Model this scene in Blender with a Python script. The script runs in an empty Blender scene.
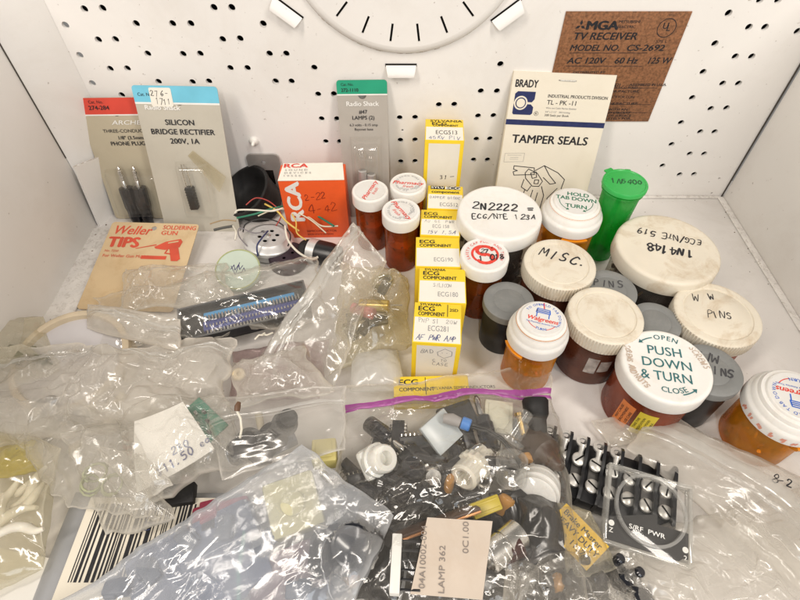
import bpy, bmesh, math, random
import numpy as np
from mathutils import Matrix, Vector
from mathutils.geometry import delaunay_2d_cdt

random.seed(7)
PI = math.pi
MM = 0.001
C = bpy.context.scene.collection

# ------------------------------------------------------------------ view geometry (mm; floor z=0, back wall y=0)
F, H, D, TH = 520.0, 270.0, 337.0, math.radians(50)
CT, ST = math.cos(TH), math.sin(TH)

def ray(px, py):
    u = (300 - py) / F
    return Vector(((px - 400) / F, CT + u * ST, -ST + u * CT))

def atz(px, py, z):
    r = ray(px, py); t = (z - H) / r.z
    return Vector((r.x * t, -D + r.y * t, z))

def aty(px, py, y):
    r = ray(px, py); t = (y + D) / r.y
    return Vector((r.x * t, y, H + r.z * t))

def onplane(px, py, P, N):
    r = ray(px, py); o = Vector((0, -D, H))
    return o + r * ((P - o).dot(N) / r.dot(N))

def depth(p):
    return (p.y + D) * CT - (p.z - H) * ST

def ang(x0, y0, x1, y1, z):
    a, b = atz(x0, y0, z), atz(x1, y1, z)
    return math.atan2(b.y - a.y, b.x - a.x)

# ------------------------------------------------------------------ materials
MATS = {}
def nodes_of(m):
    m.use_nodes = True
    return m.node_tree.nodes, m.node_tree.links

def mat(name, col, rough=0.5, spec=0.5, metal=0.0, var=0.06, vscale=60, bump=0.0, bscale=400, stain=None, stain_amt=0.0,
        stain_scale=45, coat=0.0, trans=0.0, sss=0.0, speck=0.0):
    """principled material with a little mottling, optional stains with a shape of their own and fine bump"""
    if name in MATS: return MATS[name]
    m = bpy.data.materials.new(name); nd, lk = nodes_of(m)
    p = nd['Principled BSDF']
    p.inputs['Roughness'].default_value = rough
    p.inputs['Specular IOR Level'].default_value = spec
    p.inputs['Metallic'].default_value = metal
    p.inputs['Coat Weight'].default_value = coat
    p.inputs['Transmission Weight'].default_value = trans
    if sss:
        p.inputs['Subsurface Weight'].default_value = sss
        p.inputs['Subsurface Radius'].default_value = (0.004, 0.003, 0.002)
        p.inputs['Subsurface Scale'].default_value = 0.5
    tc = nd.new('ShaderNodeTexCoord')
    n1 = nd.new('ShaderNodeTexNoise'); n1.inputs['Scale'].default_value = vscale; n1.inputs['Detail'].default_value = 6
    lk.new(tc.outputs['Object'], n1.inputs['Vector'])
    mr = nd.new('ShaderNodeMapRange'); mr.inputs['From Min'].default_value = 0.3; mr.inputs['From Max'].default_value = 0.7
    mr.inputs['To Min'].default_value = 1 - var; mr.inputs['To Max'].default_value = 1 + var
    lk.new(n1.outputs['Fac'], mr.inputs['Value'])
    vm = nd.new('ShaderNodeVectorMath'); vm.operation = 'SCALE'
    vm.inputs[0].default_value = col[:3]; lk.new(mr.outputs['Result'], vm.inputs['Scale'])
    out = vm.outputs['Vector']
    if stain is not None:
        n2 = nd.new('ShaderNodeTexNoise'); n2.inputs['Scale'].default_value = stain_scale; n2.inputs['Detail'].default_value = 9
        n2.inputs['Roughness'].default_value = 0.72; n2.inputs['Distortion'].default_value = 0.6
        oi = nd.new('ShaderNodeObjectInfo')
        ad = nd.new('ShaderNodeVectorMath'); ad.operation = 'ADD'
        lk.new(tc.outputs['Object'], ad.inputs[0]); lk.new(oi.outputs['Random'], ad.inputs[1])
        lk.new(ad.outputs['Vector'], n2.inputs['Vector'])
        m2 = nd.new('ShaderNodeMapRange'); m2.inputs['From Min'].default_value = 0.5; m2.inputs['From Max'].default_value = 0.78
        m2.inputs['To Max'].default_value = stain_amt
        lk.new(n2.outputs['Fac'], m2.inputs['Value'])
        mx = nd.new('ShaderNodeMix'); mx.data_type = 'RGBA'
        lk.new(m2.outputs['Result'], mx.inputs[0]); lk.new(out, mx.inputs[6]); mx.inputs[7].default_value = (*stain, 1)
        out = mx.outputs[2]
    if speck:
        n3 = nd.new('ShaderNodeTexNoise'); n3.inputs['Scale'].default_value = 330; n3.inputs['Detail'].default_value = 3
        lk.new(tc.outputs['Object'], n3.inputs['Vector'])
        m3 = nd.new('ShaderNodeMapRange'); m3.inputs['From Min'].default_value = 0.71; m3.inputs['From Max'].default_value = 0.78
        m3.inputs['To Max'].default_value = speck
        lk.new(n3.outputs['Fac'], m3.inputs['Value'])
        mx = nd.new('ShaderNodeMix'); mx.data_type = 'RGBA'
        lk.new(m3.outputs['Result'], mx.inputs[0]); lk.new(out, mx.inputs[6]); mx.inputs[7].default_value = (0.16, 0.10, 0.06, 1)
        out = mx.outputs[2]
    lk.new(out, p.inputs['Base Color'])
    # roughness breaks up a little everywhere
    rr = nd.new('ShaderNodeMapRange'); rr.inputs['To Min'].default_value = max(rough - 0.1, 0.03); rr.inputs['To Max'].default_value = min(rough + 0.12, 1)
    lk.new(n1.outputs['Fac'], rr.inputs['Value']); lk.new(rr.outputs['Result'], p.inputs['Roughness'])
    if bump:
        nb = nd.new('ShaderNodeTexNoise'); nb.inputs['Scale'].default_value = bscale; nb.inputs['Detail'].default_value = 4
        lk.new(tc.outputs['Object'], nb.inputs['Vector'])
        b = nd.new('ShaderNodeBump'); b.inputs['Strength'].default_value = bump; b.inputs['Distance'].default_value = 0.001
        lk.new(nb.outputs['Fac'], b.inputs['Height']); lk.new(b.outputs['Normal'], p.inputs['Normal'])
    MATS[name] = m
    return m

def film(name, haze=0.10, tint=(1.0, 1.0, 0.995), hcol=(0.85, 0.84, 0.80), rough=0.12, bump=0.35, bscale=260, ior=1.45, spec=1.6):
    """clear plastic film: see-through, a milky haze and sharp glints on every crease"""
    if name in MATS: return MATS[name]
    m = bpy.data.materials.new(name); nd, lk = nodes_of(m)
    nd.remove(nd['Principled BSDF'])
    out = nd['Material Output']
    tc = nd.new('ShaderNodeTexCoord')
    nb = nd.new('ShaderNodeTexNoise'); nb.inputs['Scale'].default_value = bscale; nb.inputs['Detail'].default_value = 5; nb.inputs['Distortion'].default_value = 1.2
    lk.new(tc.outputs['Object'], nb.inputs['Vector'])
    vb = nd.new('ShaderNodeTexVoronoi'); vb.feature = 'DISTANCE_TO_EDGE'; vb.inputs['Scale'].default_value = bscale * 0.55
    lk.new(tc.outputs['Object'], vb.inputs['Vector'])
    sm = nd.new('ShaderNodeMath'); sm.operation = 'MULTIPLY_ADD'; sm.inputs[1].default_value = 0.8
    lk.new(vb.outputs['Distance'], sm.inputs[0]); lk.new(nb.outputs['Fac'], sm.inputs[2])
    mn = nd.new('ShaderNodeTexNoise'); mn.inputs['Scale'].default_value = 34; mn.inputs['Detail'].default_value = 2
    lk.new(tc.outputs['Object'], mn.inputs['Vector'])
    mk = nd.new('ShaderNodeMapRange'); mk.inputs['From Min'].default_value = 0.52; mk.inputs['From Max'].default_value = 0.68
    mk.inputs['To Min'].default_value = 0.10; mk.inputs['To Max'].default_value = 1.0
    lk.new(mn.outputs['Fac'], mk.inputs['Value'])
    mu = nd.new('ShaderNodeMath'); mu.operation = 'MULTIPLY'; lk.new(sm.outputs[0], mu.inputs[0]); lk.new(mk.outputs['Result'], mu.inputs[1])
    b = nd.new('ShaderNodeBump'); b.inputs['Strength'].default_value = bump; b.inputs['Distance'].default_value = 0.0012
    lk.new(mu.outputs[0], b.inputs['Height'])
    tr = nd.new('ShaderNodeBsdfTransparent'); tr.inputs['Color'].default_value = (*tint, 1)
    df = nd.new('ShaderNodeBsdfDiffuse'); df.inputs['Color'].default_value = (*hcol, 1)
    tl = nd.new('ShaderNodeBsdfTranslucent'); tl.inputs['Color'].default_value = (*hcol, 1)
    lk.new(b.outputs['Normal'], df.inputs['Normal'])
    dm = nd.new('ShaderNodeMixShader'); dm.inputs[0].default_value = 0.4
    lk.new(df.outputs[0], dm.inputs[1]); lk.new(tl.outputs[0], dm.inputs[2])
    gl = nd.new('ShaderNodeBsdfGlossy'); gl.inputs['Roughness'].default_value = rough
    lk.new(b.outputs['Normal'], gl.inputs['Normal'])
    # the milkiness is uneven: scuffs and rubbed patches
    hn = nd.new('ShaderNodeTexNoise'); hn.inputs['Scale'].default_value = 38; hn.inputs['Detail'].default_value = 5
    lk.new(tc.outputs['Object'], hn.inputs['Vector'])
    hr = nd.new('ShaderNodeMapRange'); hr.inputs['From Min'].default_value = 0.3; hr.inputs['From Max'].default_value = 0.75
    hr.inputs['To Min'].default_value = haze * 0.55; hr.inputs['To Max'].default_value = haze * 1.6
    lk.new(hn.outputs['Fac'], hr.inputs['Value'])
    at_ = nd.new('ShaderNodeAttribute'); at_.attribute_name = 'milky'
    ha = nd.new('ShaderNodeMath'); ha.operation = 'ADD'; ha.use_clamp = True
    lk.new(hr.outputs['Result'], ha.inputs[0]); lk.new(at_.outputs['Fac'], ha.inputs[1])
    m1 = nd.new('ShaderNodeMixShader'); lk.new(ha.outputs[0], m1.inputs[0])
    lk.new(tr.outputs[0], m1.inputs[1]); lk.new(dm.outputs[0], m1.inputs[2])
    fr = nd.new('ShaderNodeLayerWeight'); fr.inputs['Blend'].default_value = 0.5; lk.new(b.outputs['Normal'], fr.inputs['Normal'])
    pw = nd.new('ShaderNodeMath'); pw.operation = 'POWER'; pw.inputs[1].default_value = 4.0; lk.new(fr.outputs['Facing'], pw.inputs[0])
    fm = nd.new('ShaderNodeMath'); fm.operation = 'MULTIPLY_ADD'; fm.inputs[1].default_value = 0.5 * spec / 1.6; fm.inputs[2].default_value = 0.045 * spec; fm.use_clamp = True
    lk.new(pw.outputs[0], fm.inputs[0])
    m2 = nd.new('ShaderNodeMixShader'); lk.new(fm.outputs[0], m2.inputs[0])
    lk.new(m1.outputs[0], m2.inputs[1]); lk.new(gl.outputs[0], m2.inputs[2])
    lk.new(m2.outputs[0], out.inputs['Surface'])
    MATS[name] = m
    return m

def tinted(name, col, body=0.25, bcol=None, rough=0.12, bump=0.05):
    return film(name, haze=body, tint=col, hcol=bcol or col, rough=rough, bump=bump, bscale=120, spec=1.1)

WHITE_PAINT = mat('white_painted_steel', (0.86, 0.84, 0.815), 0.5, 0.35, var=0.03, vscale=14, bump=0.05, bscale=900, stain=(0.58, 0.51, 0.43), stain_amt=0.28, stain_scale=9, speck=0.5)
FLOOR_PAINT = mat('white_painted_floor', (0.80, 0.775, 0.75), 0.45, 0.4, var=0.04, vscale=20, bump=0.06, bscale=700, stain=(0.48, 0.43, 0.37), stain_amt=0.45, stain_scale=16, speck=0.6)
DIRTY = mat('dirty_white_lip', (0.78, 0.755, 0.72), 0.7, 0.2, var=0.08, vscale=80, bump=0.3, bscale=500, stain=(0.22, 0.17, 0.12), stain_amt=.7, stain_scale=230, speck=0.9)
RUST = mat('rusty_chipped_edge', (0.60, 0.55, 0.49), 0.8, 0.1, var=0.2, vscale=200, stain=(0.20, 0.09, 0.04), stain_amt=1.0, stain_scale=160)
DARK = mat('dark_hollow', (0.012, 0.011, 0.010), 0.8, 0.1)  # near-black colour paints in the shade inside holes, slots and hollows
CREAM_CAP = mat('aged_cream_cap', (0.72, 0.665, 0.555), 0.42, 0.4, var=0.03, vscale=70, bump=0.04, bscale=600, stain=(0.44, 0.31, 0.17), stain_amt=0.85, stain_scale=48, sss=0.1)
WHITE_CAP = mat('white_plastic_cap', (0.80, 0.785, 0.75), 0.33, 0.45, var=0.02, vscale=70, bump=0.03, bscale=600, stain=(0.56, 0.47, 0.36), stain_amt=0.32, stain_scale=60, sss=0.12)
GREY_LID = mat('grey_lid_plastic', (0.205, 0.21, 0.205), 0.5, 0.35, var=0.06, bump=0.05, bscale=500, stain=(0.33, 0.32, 0.30), stain_amt=0.5, stain_scale=70)
BLACK_PL = mat('black_plastic', (0.014, 0.014, 0.016), 0.32, 0.5, var=0.2, bump=0.05)
BLACK_GL = mat('glossy_black_plastic', (0.010, 0.011, 0.016), 0.16, 0.6, var=0.2, coat=0.3)
BLACK_SOFT = mat('black_rubber', (0.016, 0.015, 0.015), 0.55, 0.3, var=0.2, bump=0.08, stain=(0.06, 0.06, 0.06), stain_amt=0.4)
SCREW = mat('dull_nickel', (0.74, 0.72, 0.68), 0.36, 0.5, metal=0.55, var=0.08, vscale=200)
METAL = mat('bright_nickel', (0.72, 0.70, 0.66), 0.25, 0.5, metal=1.0, var=0.1, vscale=300)
ALU = mat('dull_aluminium', (0.66, 0.66, 0.655), 0.36, 0.5, metal=0.45, var=0.08, vscale=120)
BRASS = mat('brass', (0.55, 0.38, 0.14), 0.3, 0.5, metal=1.0, var=0.1)
COPPER = mat('copper_foil', (0.52, 0.24, 0.10), 0.35, 0.5, metal=0.8, var=0.15)
INK = mat('black_ink', (0.022, 0.022, 0.026), 0.55, 0.3, var=0.3, vscale=400)
FADED_INK = mat('faded_grey_ink', (0.25, 0.25, 0.26), 0.6, 0.3, var=0.3, vscale=500)
BLUE_INK = mat('blue_pen_ink', (0.07, 0.09, 0.22), 0.5, 0.3, var=0.3, vscale=500)
GREEN_INK = mat('green_print', (0.02, 0.16, 0.09), 0.5, 0.3, var=0.2, vscale=400)
TEAL_INK = mat('teal_print', (0.04, 0.15, 0.16), 0.5, 0.3, var=0.3, vscale=500)
RED_INK = mat('red_print', (0.68, 0.06, 0.04), 0.5, 0.3, var=0.2, vscale=400)
BLUE_PRINT = mat('blue_print', (0.03, 0.12, 0.50), 0.5, 0.3, var=0.2, vscale=400)
NAVY = mat('navy_print', (0.02, 0.028, 0.11), 0.45, 0.4, var=0.15, vscale=300)
TAN_CARD = mat('tan_card', (0.50, 0.445, 0.33), 0.5, 0.35, var=0.04, vscale=30, stain=(0.36, 0.30, 0.20), stain_amt=0.2)
GREY_CARD = mat('grey_tan_card', (0.50, 0.47, 0.40), 0.5, 0.35, var=0.04, vscale=30, stain=(0.38, 0.34, 0.27), stain_amt=0.2)
KRAFT = mat('yellowed_kraft', (0.63, 0.48, 0.29), 0.65, 0.2, var=0.06, vscale=40, stain=(0.42, 0.25, 0.11), stain_amt=0.55, bump=0.05)
CREAM = mat('cream_paper', (0.79, 0.735, 0.62), 0.55, 0.3, var=0.02, vscale=20, stain=(0.62, 0.52, 0.38), stain_amt=0.2)
PAPER = mat('white_paper', (0.80, 0.78, 0.73), 0.65, 0.2, var=0.03, bump=0.1, bscale=200)
OLD_PAPER = mat('pinkish_tan_paper', (0.57, 0.49, 0.41), 0.7, 0.2, var=0.05, bump=0.12, bscale=180, stain=(0.48, 0.36, 0.26), stain_amt=0.4)
YELLOW = mat('yellow_box_card', (0.86, 0.62, 0.03), 0.4, 0.4, var=0.04, vscale=60)
BOX_WHITE = mat('white_box_card', (0.80, 0.77, 0.69), 0.45, 0.35, var=0.03, stain=(0.62, 0.55, 0.42), stain_amt=0.2)
ORANGE = mat('orange_red_box_card', (0.78, 0.105, 0.02), 0.4, 0.4, var=0.05, stain=(0.55, 0.07, 0.02), stain_amt=0.4)
HARD_CLEAR = film('clear_hard_plastic', haze=0.012, rough=0.05, bump=0.02, bscale=60, spec=0.9)
BLISTER = film('blister_plastic', haze=0.025, rough=0.06, bump=0.3, bscale=130, spec=1.4, hcol=(0.75, 0.70, 0.6))

# ------------------------------------------------------------------ stroke lettering (hand-printed marker and pen)
GL = {
 '0': [[(.3,0),(.05,.3),(.08,.75),(.32,1),(.56,.7),(.52,.25),(.3,0)]], '1': [[(.15,.8),(.3,1),(.3,0)]],
 '2': [[(.05,.78),(.2,1),(.45,.95),(.5,.7),(.25,.35),(.02,.02),(.55,.05)]], '3': [[(.05,.9),(.35,1),(.5,.8),(.25,.55),(.52,.35),(.4,.05),(.05,.05)]],
 '4': [[(.4,0),(.42,1),(.02,.35),(.6,.35)]], '5': [[(.5,1),(.12,.98),(.08,.6),(.4,.6),(.52,.3),(.35,.02),(.03,.08)]],
 '6': [[(.45,1),(.15,.6),(.05,.25),(.25,0),(.5,.2),(.4,.45),(.08,.3)]], '7': [[(.03,.97),(.52,1),(.2,0)]],
 '8': [[(.3,.52),(.08,.75),(.3,1),(.5,.78),(.3,.52),(.05,.25),(.3,0),(.55,.25),(.3,.52)]], '9': [[(.5,.75),(.3,.5),(.08,.72),(.28,1),(.5,.8),(.45,.3),(.3,0)]],
 'A': [[(.02,0),(.3,1),(.58,0)],[(.12,.38),(.5,.4)]], 'B': [[(.08,0),(.08,1),(.42,.95),(.42,.6),(.1,.52),(.5,.4),(.48,.05),(.08,0)]],
 'C': [[(.55,.85),(.3,1),(.05,.6),(.1,.15),(.35,0),(.55,.12)]], 'D': [[(.08,0),(.08,1),(.45,.85),(.55,.4),(.35,.03),(.08,0)]],
 'E': [[(.5,1),(.08,.98),(.06,0),(.52,.02)],[(.08,.52),(.4,.54)]], 'F': [[(.52,1),(.08,.98),(.06,0)],[(.08,.52),(.42,.54)]],
 'G': [[(.55,.85),(.3,1),(.05,.6),(.1,.12),(.4,0),(.55,.3),(.33,.38)]], 'H': [[(.07,0),(.07,1)],[(.5,0),(.52,1)],[(.07,.5),(.52,.52)]],
 'I': [[(.28,0),(.3,1)]], 'K': [[(.08,0),(.08,1)],[(.5,1),(.1,.45),(.55,0)]], 'L': [[(.08,1),(.08,0),(.5,.02)]],
 'M': [[(.02,0),(.08,1),(.32,.35),(.58,1),(.64,0)]], 'N': [[(.05,0),(.07,1),(.5,0),(.54,1)]], 'O': [[(.3,0),(.05,.3),(.08,.75),(.32,1),(.56,.7),(.52,.25),(.3,0)]],
 'P': [[(.08,0),(.08,1),(.45,.95),(.5,.65),(.1,.48)]], 'R': [[(.08,0),(.08,1),(.45,.95),(.46,.62),(.1,.5),(.55,0)]],
 'S': [[(.52,.88),(.3,1),(.08,.8),(.2,.55),(.48,.4),(.45,.08),(.2,0),(.04,.12)]], 'T': [[(.02,.98),(.58,1)],[(.3,1),(.28,0)]],
 'U': [[(.06,1),(.06,.2),(.3,0),(.52,.2),(.54,1)]], 'V': [[(.03,1),(.28,0),(.56,1)]], 'W': [[(.02,1),(.15,0),(.32,.65),(.5,0),(.64,1)]],
 'X': [[(.03,0),(.55,1)],[(.03,1),(.56,0)]], 'Y': [[(.03,1),(.3,.5),(.56,1)],[(.3,.5),(.28,0)]], 'Z': [[(.03,1),(.55,1),(.02,0),(.58,.02)]],
 'a': [[(.45,.5),(.15,.55),(.06,.2),(.25,0),(.45,.2),(.46,.5),(.5,0)]], 'e': [[(.08,.3),(.46,.34),(.3,.58),(.08,.35),(.2,.02),(.48,.1)]],
 '$': [[(.5,.8),(.3,.9),(.1,.75),(.48,.35),(.3,.08),(.05,.2)],[(.3,1.05),(.28,-.05)]], '/': [[(.0,-.1),(.45,1.1)]], '-': [[(.08,.45),(.5,.47)]],
 '=': [[(.05,.6),(.55,.62)],[(.05,.32),(.55,.34)]], '.': [[(.1,0),(.16,.06)]], ' ': [],
}

# ------------------------------------------------------------------ mesh builder (mm)
_txt = {}
def text_geo(s, bold=0.0):
    k = (s, bold)
    if k not in _txt:
        cu = bpy.data.curves.new('lettering_curve', 'FONT'); cu.body = s; cu.size = 1; cu.offset = bold
        cu.resolution_u = 3
        ob = bpy.data.objects.new('lettering_curve', cu); C.objects.link(ob)
        dg = bpy.context.evaluated_depsgraph_get()
        me = bpy.data.meshes.new_from_object(ob.evaluated_get(dg))
        v = [(p.co.x, p.co.y) for p in me.vertices]; f = [tuple(p.vertices) for p in me.polygons]
        bpy.data.objects.remove(ob); bpy.data.curves.remove(cu); bpy.data.meshes.remove(me)
        _txt[k] = (v, f)
    return _txt[k]

def I4(): return Matrix.Identity(4)
def T(x, y, z=0): return Matrix.Translation((x, y, z))
def R(a, ax='Z'): return Matrix.Rotation(a, 4, ax)

class MB:
    def __init__(s): s.v = []; s.f = []; s.m = []
    def add(s, vs, fs, mi=0, M=None):
        o = len(s.v)
        s.v += [tuple(M @ Vector(p)) for p in vs] if M is not None else [tuple(p) for p in vs]
        s.f += [tuple(i + o for i in f) for f in fs]; s.m += [mi] * len(fs)
        return s
    def lathe(s, prof, seg=48, M=None, mi=0, rib=None, close=True):
        """prof: (r, z) from bottom to top; rib: (z0, z1, depth, count)"""
        vs = []
        for r, z in prof:
            for k in range(seg):
                a = 2 * PI * k / seg; q = r
                if rib and rib[0] <= z <= rib[1]: q = r - rib[2] * (0.5 + 0.5 * math.cos(a * rib[3]))
                vs.append((q * math.cos(a), q * math.sin(a), z))
        fs = []
        for i in range(len(prof) - 1):
            for k in range(seg):
                k2 = (k + 1) % seg
                fs.append((i * seg + k, i * seg + k2, (i + 1) * seg + k2, (i + 1) * seg + k))
        if close:
            if prof[0][0] > 1e-6: fs.append(tuple(range(seg - 1, -1, -1)))
            if prof[-1][0] > 1e-6: fs.append(tuple((len(prof) - 1) * seg + k for k in range(seg)))
        return s.add(vs, fs, mi, M)
    def box(s, sx, sy, sz, M=None, mi=0, bev=0.4):
        """centred in x and y, standing on z=0"""
        bm = bmesh.new(); bmesh.ops.create_cube(bm, size=1)
        for v in bm.verts: v.co = Vector((v.co.x * sx, v.co.y * sy, (v.co.z + 0.5) * sz))
        if bev: bmesh.ops.bevel(bm, geom=bm.edges[:] , offset=bev, segments=2, affect='EDGES', profile=0.5)
        bm.verts.index_update()
        vs = [tuple(v.co) for v in bm.verts]; fs = [tuple(v.index for v in f.verts) for f in bm.faces]; bm.free()
        return s.add(vs, fs, mi, M)
    def tube(s, pts, r, seg=8, mi=0, M=None, closed=False):
        P = [Vector(p) for p in pts]; n = len(P); vs = []; fs = []
        up = Vector((0.31, 0.2, 0.93))
        for i in range(n):
            a = P[(i - 1) % n] if (closed or i > 0) else P[i]; b = P[(i + 1) % n] if (closed or i < n - 1) else P[i]
            t = (b - a).normalized() if (b - a).length > 1e-9 else Vector((1, 0, 0))
            x = t.cross(up)
            if x.length < 1e-3: x = t.cross(Vector((1, 0, 0)))
            x.normalize(); y = t.cross(x)
            rr = r[i] if isinstance(r, (list, tuple)) else r
            for k in range(seg):
                q = 2 * PI * k / seg; vs.append(tuple(P[i] + (x * math.cos(q) + y * math.sin(q)) * rr))
        for i in range(n if closed else n - 1):
            j = (i + 1) % n
            for k in range(seg):
                k2 = (k + 1) % seg; fs.append((i * seg + k, i * seg + k2, j * seg + k2, j * seg + k))
        if not closed: fs.append(tuple(range(seg - 1, -1, -1))); fs.append(tuple((n - 1) * seg + k for k in range(seg)))
        return s.add(vs, fs, mi, M)
    def prism(s, pts, h, M=None, mi=0):
        n = len(pts); vs = [(x, y, 0) for x, y in pts] + [(x, y, h) for x, y in pts]
        a = sum(pts[i][0] * pts[(i + 1) % n][1] - pts[(i + 1) % n][0] * pts[i][1] for i in range(n))
        fs = [tuple(range(n - 1, -1, -1)), tuple(range(n, 2 * n))] + [(i, (i + 1) % n, n + (i + 1) % n, n + i) for i in range(n)]
        if a < 0: fs = [tuple(reversed(f)) for f in fs]
        return s.add(vs, fs, mi, M)
    def quad(s, x0, y0, x1, y1, M=None, mi=0, z=0.0):
        return s.add([(x0, y0, z), (x1, y0, z), (x1, y1, z), (x0, y1, z)], [(0, 1, 2, 3)], mi, M)
    def text(s, st, size, x=0, y=0, M=None, mi=0, bold=0.0, align='c', z=0.0, sx=1.0, slant=0.0, fit=None):
        """size = cap height in mm; x, y = the baseline's anchor; bold overprints the letters a little to each side"""
        v, f = text_geo(st)
        if not v: return s
        k = size / 0.69
        lo = min(p[0] for p in v); hi = max(p[0] for p in v)
        if fit: sx = min(fit / k / (hi - lo), sx * 1.25)
        off = {'l': -lo, 'c': -(lo + hi) / 2, 'r': -hi}[align]
        cp = [(0, 0)] if bold < .006 else [(-bold, 0), (bold, 0), (0, bold * .6), (0, -bold * .6)]
        for i, (dx, dy) in enumerate(cp):
            s.add([((p[0] + off + slant * p[1] + dx) * k * sx + x, (p[1] + dy) * k + y, z + .004 * i) for p in v], f, mi, M)
        return s
    def arc_text(s, st, size, r, a_mid, M=None, mi=0, bold=0.0, inside=False, z=0.0, sx=1.0):
        k = size / 0.69; w = []
        for ch in st:
            v, f = text_geo(ch) if ch != ' ' else ([], [])
            w.append(((max(p[0] for p in v) - min(p[0] for p in v)) * k * sx if v else size * 0.4) + size * 0.22)
        tot = sum(w); a = a_mid + (tot / 2 / r) * (1 if not inside else -1)
        for ch, q in zip(st, w):
            da = q / r * (-1 if not inside else 1)
            am = a + da / 2; a += da
            if ch == ' ': continue
            m = (M or I4()) @ R(am - PI / 2 if not inside else am + PI / 2) @ T(0, r if not inside else -r)
            s.text(ch, size, 0, 0, m, mi, bold, 'c', z, sx)
        return s
    def strokes(s, lines, w, M=None, mi=0, z=0.0):
        """flat pen strokes; every piece lies a hair above the one before it"""
        for ln in lines:
            for i in range(len(ln) - 1):
                a, b = Vector(ln[i]).to_2d(), Vector(ln[i + 1]).to_2d(); d = b - a
                if d.length < 1e-6: continue
                d.normalize(); n = Vector((-d.y, d.x)) * w / 2; e = d * w * 0.35
                z += 0.0015
                q = [a - n - e * .6, a - n * .3 - e, a + n * .3 - e, a + n - e * .6, b + n + e * .6, b + n * .3 + e, b - n * .3 + e, b - n + e * .6]
                s.add([(p.x, p.y, z) for p in q], [tuple(range(7, -1, -1))], mi, M)
        return s
    def hand(s, st, size, x=0, y=0, w=0.4, M=None, mi=0, align='c', z=0.0, sp=0.82, slant=0.08, rnd=None, sx=1.0, wild=1.0):
        """hand printing: every letter bends, tilts and wanders a little, the line swells and thins"""
        rnd = rnd or random
        adv = size * sp * sx
        x0 = x - {'l': 0, 'c': 0.5, 'r': 1}[align] * adv * len(st)
        drift = rnd.uniform(-.03, .03)
        for i, ch in enumerate(st):
            g = GL.get(ch, GL.get(ch.upper(), []))
            k = size * (1 + wild * rnd.uniform(-.14, .14)); dy = wild * (rnd.uniform(-.09, .09) + drift * i) * size; sl = slant + wild * rnd.uniform(-.12, .12); ro = wild * rnd.uniform(-.09, .09); dx = rnd.uniform(-.07, .07) * size
            for ln in g:
                P = [(p[0] * sx + rnd.uniform(-.035, .035), p[1] + rnd.uniform(-.04, .04)) for p in ln]
                if len(P) > 3:
                    Q = []
                    for j in range(len(P) - 1):
                        p0, p1, p2, p3 = P[max(j - 1, 0)], P[j], P[j + 1], P[min(j + 2, len(P) - 1)]
                        for t in (0, .34, .67): Q.append(tuple(.5 * ((2 * p1[a]) + (p2[a] - p0[a]) * t + (2 * p0[a] - 5 * p1[a] + 4 * p2[a] - p3[a]) * t * t + (3 * p1[a] - p0[a] - 3 * p2[a] + p3[a]) * t ** 3) for a in (0, 1)))
                    P = Q + [P[-1]]
                P = [(x0 + i * adv + dx + (p[0] + (sl - ro) * p[1]) * k, y + dy + (p[1] + ro * p[0]) * k) for p in P]
                ww = w * rnd.uniform(.75, 1.15); h = max(len(P) // 3, 1)
                for q in range(0, len(P) - 1, h): s.strokes([P[q:q + h + 1]], ww * rnd.uniform(.82, 1.15), M, mi, z); z += .0015 * h
            z += 0.002
        return s
    def build(s, name, mats, parent=None, M=None, smooth=40):
        me = bpy.data.meshes.new(name)
        me.from_pydata([(x * MM, y * MM, z * MM) for x, y, z in s.v], [], s.f)
        mats = mats if isinstance(mats, (list, tuple)) else [mats]
        for m in mats: me.materials.append(m)
        for i, p in enumerate(me.polygons): p.material_index = min(s.m[i], len(mats) - 1)
        if smooth:
            me.shade_smooth(); me.set_sharp_from_angle(angle=math.radians(smooth))
        me.update()
        o = bpy.data.objects.new(name, me); C.objects.link(o)
        if parent is not None: o.parent = parent
        if M is not None: o.matrix_local = to_m(M)
        return o

def to_m(M):
    q = M.copy(); q.translation = q.translation * MM
    return q

def tag(o, label, cat, group=None):
    o['label'] = label; o['category'] = cat
    if group: o['group'] = group
    return o

def stuff(o):
    o['kind'] = 'stuff'; return o

def struct(o):
    o['kind'] = 'structure'; return o

def thing(name, label, cat, M, group=None):
    o = bpy.data.objects.new(name, None); C.objects.link(o)
    o.empty_display_size = 0.01; o.matrix_world = to_m(M)
    return tag(o, label, cat, group)

def dup(root, M, label=None, group=None):
    r = root.copy(); C.objects.link(r); r.matrix_world = to_m(M)
    if label: r['label'] = label
    if group: r['group'] = group
    for ch in list(root.children):
        c = ch.copy(); C.objects.link(c); c.parent = r
        for g in list(ch.children):
            d = g.copy(); C.objects.link(d); d.parent = c
    return r

def at(px, py, z, rz=0.0): 
    p = atz(px, py, z); return T(p.x, p.y, p.z) @ R(rz)

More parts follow.
